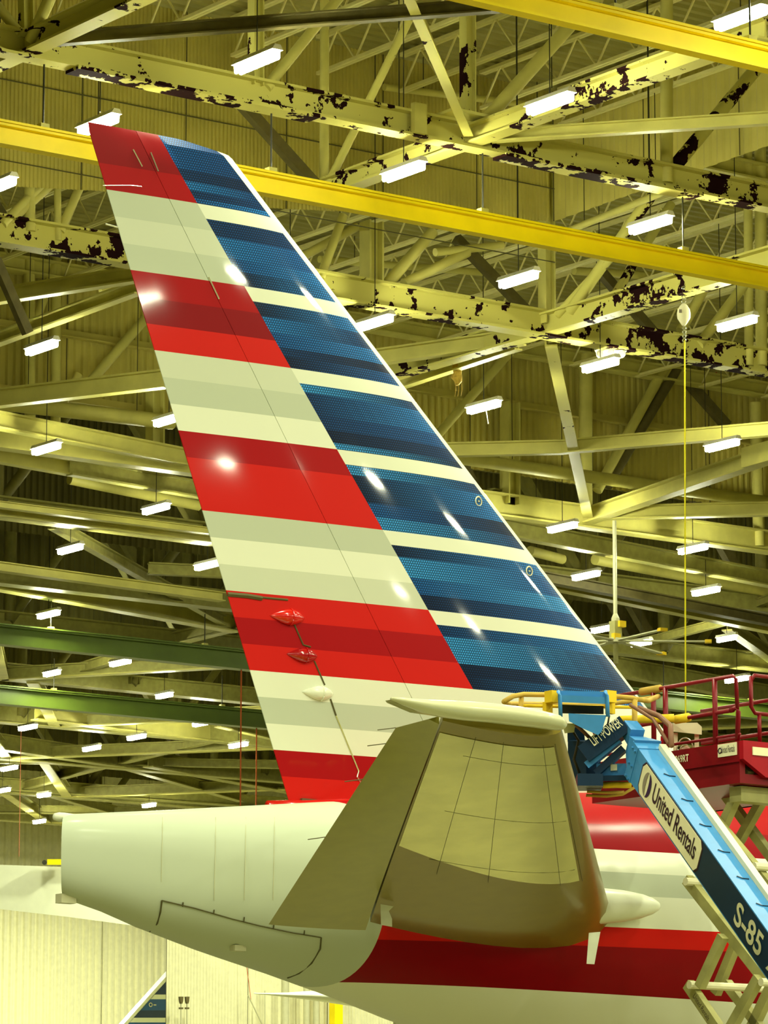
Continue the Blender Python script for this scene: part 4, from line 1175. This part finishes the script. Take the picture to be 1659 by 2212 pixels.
mb = MB(); slab(mb, [(1268, 1676), (1366, 1674), (1368, 1686), (1268, 1688)], 33.5, 34.9); mb.build('basket_floor', M['lnavy'], lift, origin=J(1290, 1680))
basket_tube('foam_bumper', [(1302, 1696), (1332, 1695), (1364, 1696)], .028, 'lyellow', 33.6)
basket_tube('foot_bar', [(1268, 1710), (1310, 1712), (1348, 1711)], .013, 'tan', 33.7)
basket_tube('foot_bar', [(1266, 1718), (1310, 1720), (1345, 1716), (1372, 1700)], .013, 'tan', 33.8)
# carriage on the floor, below the frame
g = Vector((bl_end.x, bl_end.y, 0))
mb = MB(); mb.box(g + Vector((-1.3, -1.6, .6)), g + Vector((1.3, 1.0, 1.25))); mb.box(g + Vector((-.5, -.8, 1.25)), g + Vector((.5, .8, 2.0))); mb.build('carriage', M['lblue'], lift, origin=g)
mb = MB(); mb.bar(g + Vector((0, 0, 1.6)), bl_end - ax * .3, .25, .3); mb.build('mast', M['lblue'], lift, origin=g)
for sx in (-1, 1):
    for sy in (-1.2, .7):
        mb = MB(); mb.pipe(g + Vector((sx * 1.05, sy, .5)), g + Vector((sx * 1.45, sy, .5)), .5, 20); mb.build('wheel', M['rubber'], lift, origin=g + Vector((sx, sy, .5)))

# ================================================================== scissor lift
XS = 22.42; XF = 23.75
def SX(x, y, X=XS): return onX(x, y, X)
pR = SX(1597, 1600); pL = SX(1420, 1660)
yN, yF = pR.y, pL.y + .9
zT, zBt = (pR.z + pL.z) / 2 - .0, 0
zT = pR.z
sc = thing('scissor_lift', 'dark red scissor lift platform with guard rails behind the blue boom', 'lift', ((XS + XF) / 2, (yN + yF) / 2, 0))
SO = (XS, yN, zT)
hgt_ = 0.36
mb = MB(); mb.box((XS, yN, zT - hgt_), (XS + .06, yF, zT)); mb.box((XS + .06, yN, zT - hgt_), (XF, yF, zT - hgt_ + .08)); mb.box((XF - .06, yN, zT - hgt_), (XF, yF, zT))
mb.box((XS + .06, yN, zT - .06), (XF - .06, yF, zT - .03))
mb.bar((XS - .01, yN, zT - .17), (XS - .01, yF, zT - .17), .02, .02); mb.build('platform_deck', M['lred'], sc, origin=SO)
mb = MB(); mb.loft([[(x, yN - e_, z) for x, z in ((XS, zT), (XF, zT), (XF, zT - .24), (XF - .2, zT - .30), (XS + .25, zT - .30), (XS, zT - .16))] for e_ in (0, .05)]); mb.build('end_panel', M['lredside'], sc, origin=SO)
for x0, x1, z0, z1, mt, nm in ((XS + .10, XS + .32, -.12, -.05, 'plate', 'notice_plate'), (XS + .55, XS + .70, -.22, -.08, 'orange', 'orange_notice')):
    mb = MB(); mb.box((x0, yN - .06, zT + z0), (x1, yN - .05, zT + z1)); mb.build(nm, M[mt], sc, origin=SO)
# plate and lettering on the flank (flank faces -X)
def fl(y, z, o_=.006): return Vector((XS - o_, y, z))
ya_, yb_ = SX(1552, 1625).y, SX(1592, 1612).y
mb = MB(); zp = SX(1570, 1620).z; mb.box((XS - .008, yb_, zp - .055), (XS, ya_, zp + .055)); mb.build('rental_plate', M['plate'], sc, origin=fl(ya_, zp))
text_mesh('plate_lettering', 'United Rentals', M['ink'], fl(ya_ - .10 * (ya_ - yb_) * 2, zp - .025, .012), (0, -1, 0), (0, 0, 1), .06, sc, width=(ya_ - yb_) * .72)
mb = MB(); mb.ring(fl(ya_ - .03, zp, .01), Vector((0, 1, 0)), Vector((0, 0, 1)), .022, .006, 12); mb.build('plate_emblem', M['ink'], sc, origin=fl(ya_, zp))
pt_ = SX(1441, 1652); pt2 = SX(1489, 1634)
text_mesh('flank_lettering', '4069RT', M['plate'], fl(SX(1454, 1646).y, SX(1454, 1650).z, .008), (0, -1, 0), (0, 0, 1), .066, sc, width=abs(SX(1454, 1646).y - pt2.y), bold=.02)
text_mesh('flank_lettering', 'C', M['plate'], fl(SX(1444, 1652).y, SX(1446, 1654).z, .008), (0, -1, 0), (0, 0, 1), .066, sc, bold=.02)
# guard rails
def rail(name, pts, r=.018, mat='lred'):
    mb = MB(); mb.tube(pts, r, 8); return mb.build(name, M[mat], sc, smooth=True, origin=pts[0])
yTop = SX(1585, 1456).y
R_ = lambda y, z, X=XS + .03: Vector((X, y, z))
zRail = SX(1585, 1460, XS + .03).z; zMid = SX(1585, 1534, XS + .03).z
yP = SX(1422, 1520).y
rail('top_rail', [R_(yF, zRail), R_(SX(1578, 1460).y, zRail), R_(SX(1584, 1460).y, zRail - .03), R_(SX(1586, 1460).y, zMid)])
rail('mid_rail', [R_(yF, zMid), R_(yN + .1, zMid)])
rail('foot_rail', [R_(yF, zT + .06), R_(yN + .02, zT + .06)], .013)
for yy in (SX(1540, 1600).y, SX(1433, 1600).y, SX(1415, 1600).y + .05):
    rail('rail_post', [R_(yy, zT - .05), R_(yy, zRail)], .023)
rail('rail_post', [R_(yN + .06, zT - .02), R_(yN + .04, zMid - .02), R_(yN + .06, zMid + .02), R_(yN + .14, zMid)], .022)
gx = XS + .25
rail('gate_frame', [R_(yN + .02, zRail - .0, XS + .16), R_(yN + .02, zMid + .03, XS + .16), R_(yN + .02, zMid - .02, XS + .2), R_(yN + .02, zMid - .03, XF - .4)])
rail('gate_frame', [R_(yN + .02, zRail - .04, XS + .16), R_(yN + .02, zRail + .01, XS + .2), R_(yN + .02, zRail + .01, XS + .38), R_(yN + .02, zRail - .04, XS + .44), R_(yN + .02, zT, XS + .44)])
rail('gate_post', [R_(yN + .02, zMid - .03, XS + .25), R_(yN + .02, zT, XS + .25)])
rail('yellow_gate', [R_(yN - .04, zRail - .1, XS + .54), R_(yN - .04, zRail, XS + .60), R_(yN - .04, zRail, XF)], .026, 'lyellow')
rail('yellow_gate', [R_(yN - .04, zRail - .1, XS + .54), R_(yN - .04, zT, XS + .54)], .026, 'lyellow')
for X2 in (XF - .03,):
    rail('top_rail', [R_(yF, zRail, X2), R_(yN + .03, zRail, X2)]); rail('mid_rail', [R_(yF, zMid, X2), R_(yN + .03, zMid, X2)])
    for f_ in (.5,):
        rail('rail_post', [R_(yN + (yF - yN) * f_, zT - .05, X2), R_(yN + (yF - yN) * f_, zRail, X2)])
rail('rail_padding', [R_(SX(1454, 1572).y, zMid), R_(SX(1482, 1560).y, zMid)], .04, 'lyellow')
rail('rail_padding', [R_(SX(1380, 1522).y, zRail), R_(SX(1421, 1508).y, zRail)], .035, 'tan')
# scissor stack: four arm levels of paired beams, down to the carriage
def arm(name, a, c, X, wpx, mat='galv', th_=.07):
    p0, p1 = SX(*a, X), SX(*c, X); k = (depth(p0) + depth(p1)) / 2 / FPX
    mb = MB(); mb.bar(p0, p1, th_, wpx * k, Vector((0, 0, 1))); return mb.build(name, M[mat], sc, origin=p0)
for a, c, X, ww in [((1472, 1688), (1660, 1912), XS + .05, 25), ((1485, 1900), (1655, 2118), XS + .05, 24), ((1487, 2126), (1580, 2262), XS + .05, 24),
                    ((1618, 1662), (1558, 1792), XS + .18, 20), ((1562, 2022), (1512, 2132), XS - .02, 20), ((1640, 2112), (1556, 2262), XS - .02, 22),
                    ((1668, 1690), (1596, 1818), XS + .6, 19), ((1555, 1700), (1680, 1870), XS + .70, 19), ((1590, 2038), (1546, 2146), XS + .6, 20),
                    ((1570, 2124), (1680, 2270), XS + .6, 20), ((1680, 1900), (1640, 1990), XS + .6, 22), ((1668, 2130), (1605, 2262), XS + .6, 24), ((1520, 1880), (1556, 1800), XS + .6, 20), ((1640, 1962), (1590, 2045), XS + .4, 22)]:
    arm('scissor_arm', a, c, X, ww)
for a in [(1500, 2128), (1492, 1905), (1640, 1872), (1655, 2122)]:
    p = SX(*a, XS); mb = MB(); mb.pipe(p - Vector((.06, 0, 0)), p + Vector((.85, 0, 0)), .035, 10); mb.build('pivot_pin', M['plate'], sc, origin=p)
p0, p1 = SX(1500, 2146, XS), SX(1532, 2198, XS); dv = (p1 - p0).normalized()
text_mesh('arm_lettering', 'United Rentals', M['ink'], p0 + Vector((-.02, 0, -.03)), dv, Vector((1, 0, 0)).cross(dv) if Vector((1, 0, 0)).cross(dv).z > 0 else dv.cross(Vector((1, 0, 0))), .045, sc, width=(p1 - p0).length)
mb = MB(); mb.box((XS + .1, yN + .1, zT - .5), (XF - .1, yN + .25, zT - .37)); mb.build('arm_slide', M['galv'], sc, origin=SO)
mb = MB(); mb.box((XS - .1, yN - .5, .5), (XF + .1, yF + .2, 1.1)); mb.build('chassis', M['lred'], sc, origin=(XS, yN, .8))
for f_ in (0, 1):
    for z0, z1, s_ in ((1.1, 2.2, 1), (2.2, 3.3, -1)):
        X = XS + .1 + f_ * 1.1; y0_, y1_ = (yN - .2, yF) if s_ > 0 else (yF, yN - .2)
        mb = MB(); mb.bar((X, y0_, z0), (X, y1_, z1), .07, .12); mb.build('scissor_arm', M['galv'], sc, origin=(X, y0_, z0))
for sx in (XS - .05, XF + .05):
    for yy in (yN - .1, yF - .2):
        mb = MB(); mb.pipe((sx - .15, yy, .42), (sx + .15, yy, .42), .42, 18); mb.build('wheel', M['rubber'], sc, origin=(sx, yy, .42))
# tools standing on the platform
t = thing('work_stand', 'cream work stand with coiled hose on the red platform', 'stand', tuple(onX(1480, 1640, XS + .5)))
DK = depth(Vector(t['base']))
def K(x, y, d=0): return atD(x, y, DK + d)
mb = MB(); mb.loft([[K(x, y, d) for x, y in ((1452, 1562), (1506, 1561), (1516, 1570), (1516, 1587), (1452, 1580))] for d in (0, .3)]); mb.build('stand_top', M['plate'], t, origin=K(1480, 1570))
for x in (1459, 1505):
    mb = MB(); mb.loft([[K(q, y, d) for q, y in ((x - 5, 1583), (x + 5, 1583), (x + 5, 1634), (x - 5, 1640))] for d in (.05, .2)]); mb.build('leg', M['plate'], t, origin=K(x, 1600))
for r_, yy in ((22, 1620), (16, 1628)):
    mb = MB(); mb.tube([K(1480 + r_ * math.cos(a) * .8, yy - r_ * math.sin(a) * 1.2, -.05) for a in [i * math.pi / 10 for i in range(11)]], .006, 6); mb.build('coiled_hose', M['chrome'], t, origin=K(1480, yy))
t2 = thing('tool_bag', 'slumped brown bag lying beside the cream work stand', 'bag', tuple(K(1485, 1630)))
mb = MB(); mb.loft([[K(1482 + x * s_, 1628 + y * s_, d) for x, y in ((-18, 8), (-14, -10), (2, -18), (16, -6), (28, 6))] for d, s_ in ((-.30, .5), (-.28, .9), (-.14, 1), (-.08, .6))]); tag(t2, t2['label'], 'bag')
mb.build('bag_body', M['hose'], t2, smooth=True, origin=K(1485, 1630))
t = thing('red_box', 'small red box with white label left of the work stand', 'box', tuple(K(1437, 1602)))
mb = MB(); mb.loft([[K(x, y, d) for x, y in ((1427, 1590), (1451, 1590), (1451, 1615), (1427, 1615))] for d in (.1, .3)]); mb.build('box_body', M['lredside'], t, origin=K(1437, 1602))
mb = MB(); mb.loft([[K(x, y, d) for x, y in ((1433, 1592), (1442, 1592), (1442, 1606), (1433, 1606))] for d in (.09, .1)]); mb.build('box_label', M['plate'], t, origin=K(1437, 1600))

# ================================================================== things hung in the hall
def vline(name, label, cat, px, y0_, y1_, pl, wpx, mat):
    o = member(None, name, 'P', pl, px[0], y0_, px[1], y1_, wpx, mat=mat); tag(o, label, cat); return o
# retracting fall arrester with its line
pH = onX(1480, 616, 38.22)
t = thing('fall_arrester', 'cream retracting fall arrester hanging on a chain from the flaking cross truss', 'hoist', tuple(pH))
def HH(x, y): return atD(x, y, depth(pH))
mb = MB(); rings = []
for y, r in ((655, 3), (660, 8), (668, 13), (678, 15), (688, 14), (696, 9), (703, 4)):
    c = HH(1477, y); k = depth(c) / FPX
    rings.append([c + RT * (r * k * math.cos(a)) + FH * (r * k * .45 * math.sin(a)) for a in [i * math.pi / 8 for i in range(16)]])
mb.loft(rings); mb.build('housing', M['plate'], t, smooth=True, origin=pH)
mb = MB(); k = depth(pH) / FPX
for yy in (622, 632, 642, 650): mb.ring(HH(1477, yy), RT, Vector((0, 0, 1)), 4 * k, 1.3 * k, 10)
for yy in (708, 717, 726, 735): mb.ring(HH(1478, yy), RT, Vector((0, 0, 1)), 3.5 * k, 1.3 * k, 10)
mb.pipe(HH(1477, 622), Vector((38.22, pH.y, 15.88)), .012, 6); mb.build('chain', M['chrome'], t, origin=pH)
mb = MB(); mb.loft([[HH(x, y) - FH * o_ for x, y in ((1466, 671), (1472, 671), (1472, 678), (1466, 678))] for o_ in (.07, .08)]); mb.build('label_mark', M['inkgrey'], t, origin=pH)
mb = MB(); mb.pipe(HH(1479, 735), HH(1481, 1568), .012, 6); mb.build('lifeline', M['rope_y'], t, origin=pH)
for q0, q1, px, lb in (((0, 1374), (520, 1426), 519, 'left of the two thin orange ropes hanging beside the rudder'), ((0, 1503), (560, 1556), 553, 'right of the two thin orange ropes hanging beside the rudder')):
    Yg = (onZ(*q0, 14.9).y + onZ(*q1, 14.9).y) / 2; p = onY(px, 1765, Yg)
    o = member3(None, 'hanging_rope', 'P', p, Vector((p.x, p.y, 14.75)), .034, .034, 'rope_o'); tag(o, lb, 'rope')
p = onY(41, 1850, 92.4)
o = member3(None, 'hanging_rope', 'P', p, Vector((p.x, p.y, 15.8)), .016, .016, 'rope_dull'); tag(o, 'faint red rope hanging at far left above the tail cone tip', 'rope')
# three-lens light fixture
p = onZ(1317, 762, 15.75); dD = depth(p); k = dD / FPX
t = thing('emergency_light', 'white three-lens emergency light unit under the rusted truss', 'light', tuple(p))
def E_(x, y, d=0): return atD(x, y, dD + d)
mb = MB(); mb.loft([[E_(x, y, d) for x, y in pts] for pts, d in ((((1283, 752), (1312, 746), (1356, 755), (1350, 762), (1312, 758), (1290, 760)), .25), (((1284, 757), (1312, 748), (1354, 758), (1345, 772), (1312, 776), (1292, 770)), 0))])
mb.build('body', M['white'], t, origin=p)
for x, y in ((1297, 765), (1318, 762), (1342, 764)):
    mb = MB(); mb.ring(E_(x, y, -.02), RT, Vector((0, 0, 1)), 7.5 * k, 2 * k, 14); c = E_(x, y, -.02)
    mb.build('lens_rim', M['white'], t, origin=c)
    mb = MB(); mb.loft([[c + RT * (6.5 * k * math.cos(a)) + Vector((0, 0, 6.5 * k * math.sin(a))) - FH * o_ for a in [i * math.pi / 7 for i in range(14)]] for o_ in (0, .02)]); mb.build('lens', M['inkgrey'], t, origin=c)
mb = MB(); mb.bar(E_(1300, 750, .1), E_(1340, 752, .1), .1, .06); mb.pipe(E_(1320, 752, .1), E_(1320, 735, .1), .02); mb.build('bracket', M['steel'], t, origin=p)
# torn insulation
p = onZ(989, 800, 15.9); dD = depth(p)
t = thing('torn_insulation', 'ragged yellow-brown insulation scrap dangling from a brace right of the fin', 'scrap', tuple(p))
mb = MB(); random.seed(3); rings = []
for y, r in ((768, 6), (778, 9), (792, 10), (806, 8), (815, 12), (824, 10), (832, 4)):
    c = atD(989 + random.uniform(-2, 2), y, dD); k = dD / FPX
    rings.append([c + RT * (r * k * (1 + random.uniform(-.35, .3)) * math.cos(a)) + FH * (r * k * random.uniform(.6, 1) * math.sin(a)) for a in [i * math.pi / 5 for i in range(10)]])
mb.loft(rings); mb.build('scrap_body', M['foam'], t, smooth=True, origin=p)
for x in (984, 990, 997):
    mb = MB(); mb.tube([atD(x, 828, dD), atD(x + 1, 842, dD), atD(x - 1, 856, dD)], .006, 5); mb.build('loose_strand', M['foam'], t, origin=p)
p = onZ(1045, 880, 15.45); o = member3(None, 'loose_wire', 'P', p + Vector((-.03, -.1, -.06)), p + Vector((0, -.12, -.3)), .014, .014, 'plate'); tag(o, 'short loose wire under the lamp right of the fin', 'wire')
# sign on the middle curtain
p = onY(1545, 808, 60.3); dD = depth(p)
t = thing('exit_sign', 'white rectangular sign with dark red square partly behind the rusted truss', 'sign', tuple(p))
mb = MB(); mb.loft([[atD(x, y, dD + d) for x, y in ((1516, 786), (1574, 800), (1573, 829), (1516, 822))] for d in (0, .06)]); mb.build('sign_board', M['sheet'], t, origin=p)
mb = MB(); mb.loft([[atD(x, y, dD + d) for x, y in ((1535, 806), (1549, 804), (1549, 821), (1535, 820))] for d in (-.02, 0)]); mb.build('sign_mark', M['signred'], t, origin=p)
# ceiling fan on its long pole
pF = onZ(1327, 1112, ZC); dF = depth(pF)
t = thing('ceiling_fan', 'large ceiling fan with yellow-tipped blades on a long pole right of the fin', 'fan', tuple(pF))
hub = atD(1329, 1392, dF)
pole_b = Vector((pF.x, pF.y, atD(1328, 1340, dF).z)); hub = Vector((pF.x, pF.y, hub.z)); k = dF / FPX
mb = MB(); mb.pipe(pF, pole_b, 4.5 * k, 10); mb.build('pole', M['pipeg'], t, origin=pF)
mb = MB(); mb.loft([[pole_b + Vector((r * k * math.cos(a), r * k * math.sin(a), dz)) for a in [i * math.pi / 6 for i in range(12)]] for r, dz in ((4, .08), (9, -.02), (9, -.08))]); mb.build('collar', M['pipeg'], t, origin=pF)
mb = MB(); mb.box(pole_b + Vector((-.09, -.09, -.42)), pole_b + Vector((.09, .09, -.08))); mb.build('motor', M['galv'], t, origin=pF)
for dz, dx in ((-.14, .07), (-.40, -.07)):
    mb = MB(); c = pole_b + Vector((dx, -.1, dz)); mb.box(c + Vector((-.08, -.05, -.06)), c + Vector((.08, .05, .06))); mb.build('motor_cover', M['lyellow'], t, origin=pF)
for i, a in enumerate([0.35 + q * math.pi / 3 for q in range(6)]):
    d_ = Vector((math.cos(a), math.sin(a), 0)); mb = MB()
    mb.bar(hub + d_ * .1, hub + d_ * 1.75 + Vector((0, 0, -.03)), .12, .025); bl = mb.build('blade', M['pipeg'], t, origin=hub)
    mb = MB(); mb.bar(hub + d_ * 1.75 + Vector((0, 0, -.03)), hub + d_ * 1.88 + Vector((0, 0, -.03)), .16, .06); mb.build('blade_tip', M['lyellow'], t, origin=hub)
mb = MB(); mb.pipe(hub + Vector((0, 0, -.04)), hub + Vector((0, 0, .04)), .2, 16); mb.build('hub', M['pipeg'], t, origin=hub)
mb = MB(); mb.pipe(hub + Vector((0, 0, -.05)), hub + Vector((0, 0, -.45)), .05, 10); mb.build('drop_rod', M['galv'], t, origin=hub)

# ================================================================== low background
DG = 112
def G(x, y, d=DG): return atD(x, y, d)
o_pts = [(-60, 1866), (300, 1878), (420, 1990), (300, 2001), (150, 1981), (-60, 1957)]
mb = MB(); mb.loft([[G(x, y, DG + d) for x, y in o_pts] for d in (0, 1.2)])
o = mb.build('box_girder', M['white'], origin=G(100, 1920)); tag(o, 'long white box girder with tapering lower edge behind the tail cone', 'girder')
p = G(118, 1861, 111); mb = MB(); mb.loft([[G(x, y, 111 + d) for x, y in ((102, 1856), (150, 1856), (150, 1868), (102, 1868))] for d in (0, .6)])
t = thing('crane_trolley', 'yellow crane trolley on the white girder beside the tail cone', 'trolley', tuple(p)); mb.build('trolley_body', M['yellow'], t, origin=p)
mb = MB(); mb.pipe(G(96, 1863, 110.8), G(96, 1863, 111.4), .07, 10); mb.build('trolley_wheel', M['dark'], t, origin=p)
# second aircraft's fin beyond the door wall
YT = onX(300, 2150, 0.001).y if False else 103.0
t = thing('airliner', 'second blue and white striped aircraft fin showing behind the pale wall edge', 'airplane', tuple(onY(330, 2212, YT)))
def T(x, y): return onY(x, y, YT)
def finpoly(name, pts, mat):
    mb = MB(); mb.loft([[T(x, y) + Vector((0, d, 0)) for x, y in pts] for d in (-.15, .15)]); mb.build(name, M[mat], t, origin=T(*pts[0]))
M['bgblue'] = paint('background_fin_blue', BL(10, 80, 140), .3, coat=.6); M['bgnavy'] = paint('background_fin_navy', BL(3, 42, 80), .3, coat=.6)
le = lambda y: 262 + (2212 - y) * (100 / 112.)
def row(y0_, y1_, nm, mt, inset=9): finpoly(nm, [(le(y0_) + inset, y0_), (430, y0_), (430, y1_), (le(y1_) + inset, y1_)], mt)
finpoly('leading_edge', [(le(2095), 2095), (le(2095) + 10, 2095), (le(2260) + 10, 2260), (le(2260), 2260)], 'white')
for y0_, y1_, nm, mt in ((2104, 2122, 'upper_blue_band', 'bgblue'), (2122, 2149, 'upper_navy_band', 'bgnavy'), (2149, 2159, 'white_band', 'white'), (2159, 2183, 'middle_blue_band', 'bgblue'),
                         (2183, 2199, 'middle_navy_band', 'bgnavy'), (2199, 2209, 'white_band', 'white'), (2209, 2260, 'lower_blue_band', 'bgblue')):
    row(y0_, y1_, nm, mt)
mb = MB(); c = T(319, 2171) + Vector((0, -.17, 0)); mb.ring(c, Vector((1, 0, 0)), Vector((0, 0, 1)), .055, .014, 16); mb.bar(c + Vector((.1, 0, 0)), c + Vector((.2, 0, 0)), .01, .03); mb.build('target_mark', M['plate'], t, origin=c)
# fixtures in front of the door wall
YD = 97.2
def Dp(x, y, Y=YD): return onY(x, y, Y)
def dpipe(name, label, cat, a, c, wpx, mat, Y=YD):
    o = member(None, name, 'P', ('Y', Y), *a, *c, wpx, mat=mat); tag(o, label, cat); return o
for x, side in ((391, 'left'), (404, 'right')):
    p = Dp(x, 2230); t = thing('standpipe', side + ' one of two thin standpipes with dark heads before the pale wall', 'pipe', tuple(p))
    mb = MB(); mb.pipe(p, Dp(x, 2165), .025, 8); mb.build('pipe', M['pipeg'], t, origin=p)
    mb = MB(); mb.loft([[Dp(x + e_ * w_, y) + Vector((0, d, 0)) for e_, d in ((-1, -.04), (1, -.04), (1, .04), (-1, .04))] for y, w_ in ((2153, 4), (2163, 3), (2168, 1.5))]); mb.build('head', M['brown'], t, origin=p)
    mb = MB(); mb.bar(Dp(x - 4, 2178), Dp(x + 4, 2178), .05, .05); mb.build('clamp', M['brown'], t, origin=p)
p = Dp(543, 2166); o = member3(None, 'hanging_rope', 'P', p, Vector((p.x, 98.0, 12.2)), .018, .018, 'rope_o'); tag(o, 'faint orange rope before the pale wall left of the white wing', 'rope')
o = dpipe('support_strut', 'thin slanting strut under the rope before the pale wall', 'strut', (536, 2150), (566, 2212), 3, 'pipeg', 96.9)
for x, ww, lb in ((616, 17, 'leftmost thick pipe rising on the pale wall'), (662, 14, 'second pipe from the yellow column on the pale wall'), (683, 14, 'pipe next to the yellow column on the pale wall')):
    dpipe('wall_pipe', lb, 'pipe', (x, 2110), (x, 2240), ww, 'pipeg')
dpipe('wall_pipe', 'thin hooked pipe on the pale wall behind the wing tip', 'pipe', (572, 2140), (572, 2240), 3, 'pipeg')
mb = MB(); mb.bar(Dp(726, 2120), Dp(726, 2260), .28, .30); o = mb.build('steel_column', M['yellow'], origin=Dp(726, 2200)); tag(o, 'yellow steel column rising in front of the pale wall under the tail', 'column')
# wing of another aircraft in front of the wall
YWg = 92.0
def Wg(x, y): return onY(x, y, YWg)
mb = MB(); rings = []
for x, yc, hh in ((549, 2146, 1.2), (575, 2147, 2), (620, 2149, 5), (660, 2150, 9), (700, 2152, 12), (760, 2160, 13), (860, 2178, 14)):
    c = Wg(x, yc); k = depth(c) / FPX
    rings.append([c + Vector((0, hh * k * 2.2 * math.cos(a), hh * k * math.sin(a))) for a in [i * math.pi / 8 for i in range(16)]])
mb.loft(rings); t = thing('aircraft_wing', 'thin white wing tip of another aircraft under the tail belly', 'wing', tuple(Wg(600, 2150)))
mb.build('wing_skin', M['white'], t, smooth=True, origin=Wg(600, 2150))
p = Wg(860, 2180); mb = MB(); mb.pipe(Vector((p.x, p.y, 0)), p, .15, 10); mb.build('support_stand', M['pipeg'], t, origin=p)
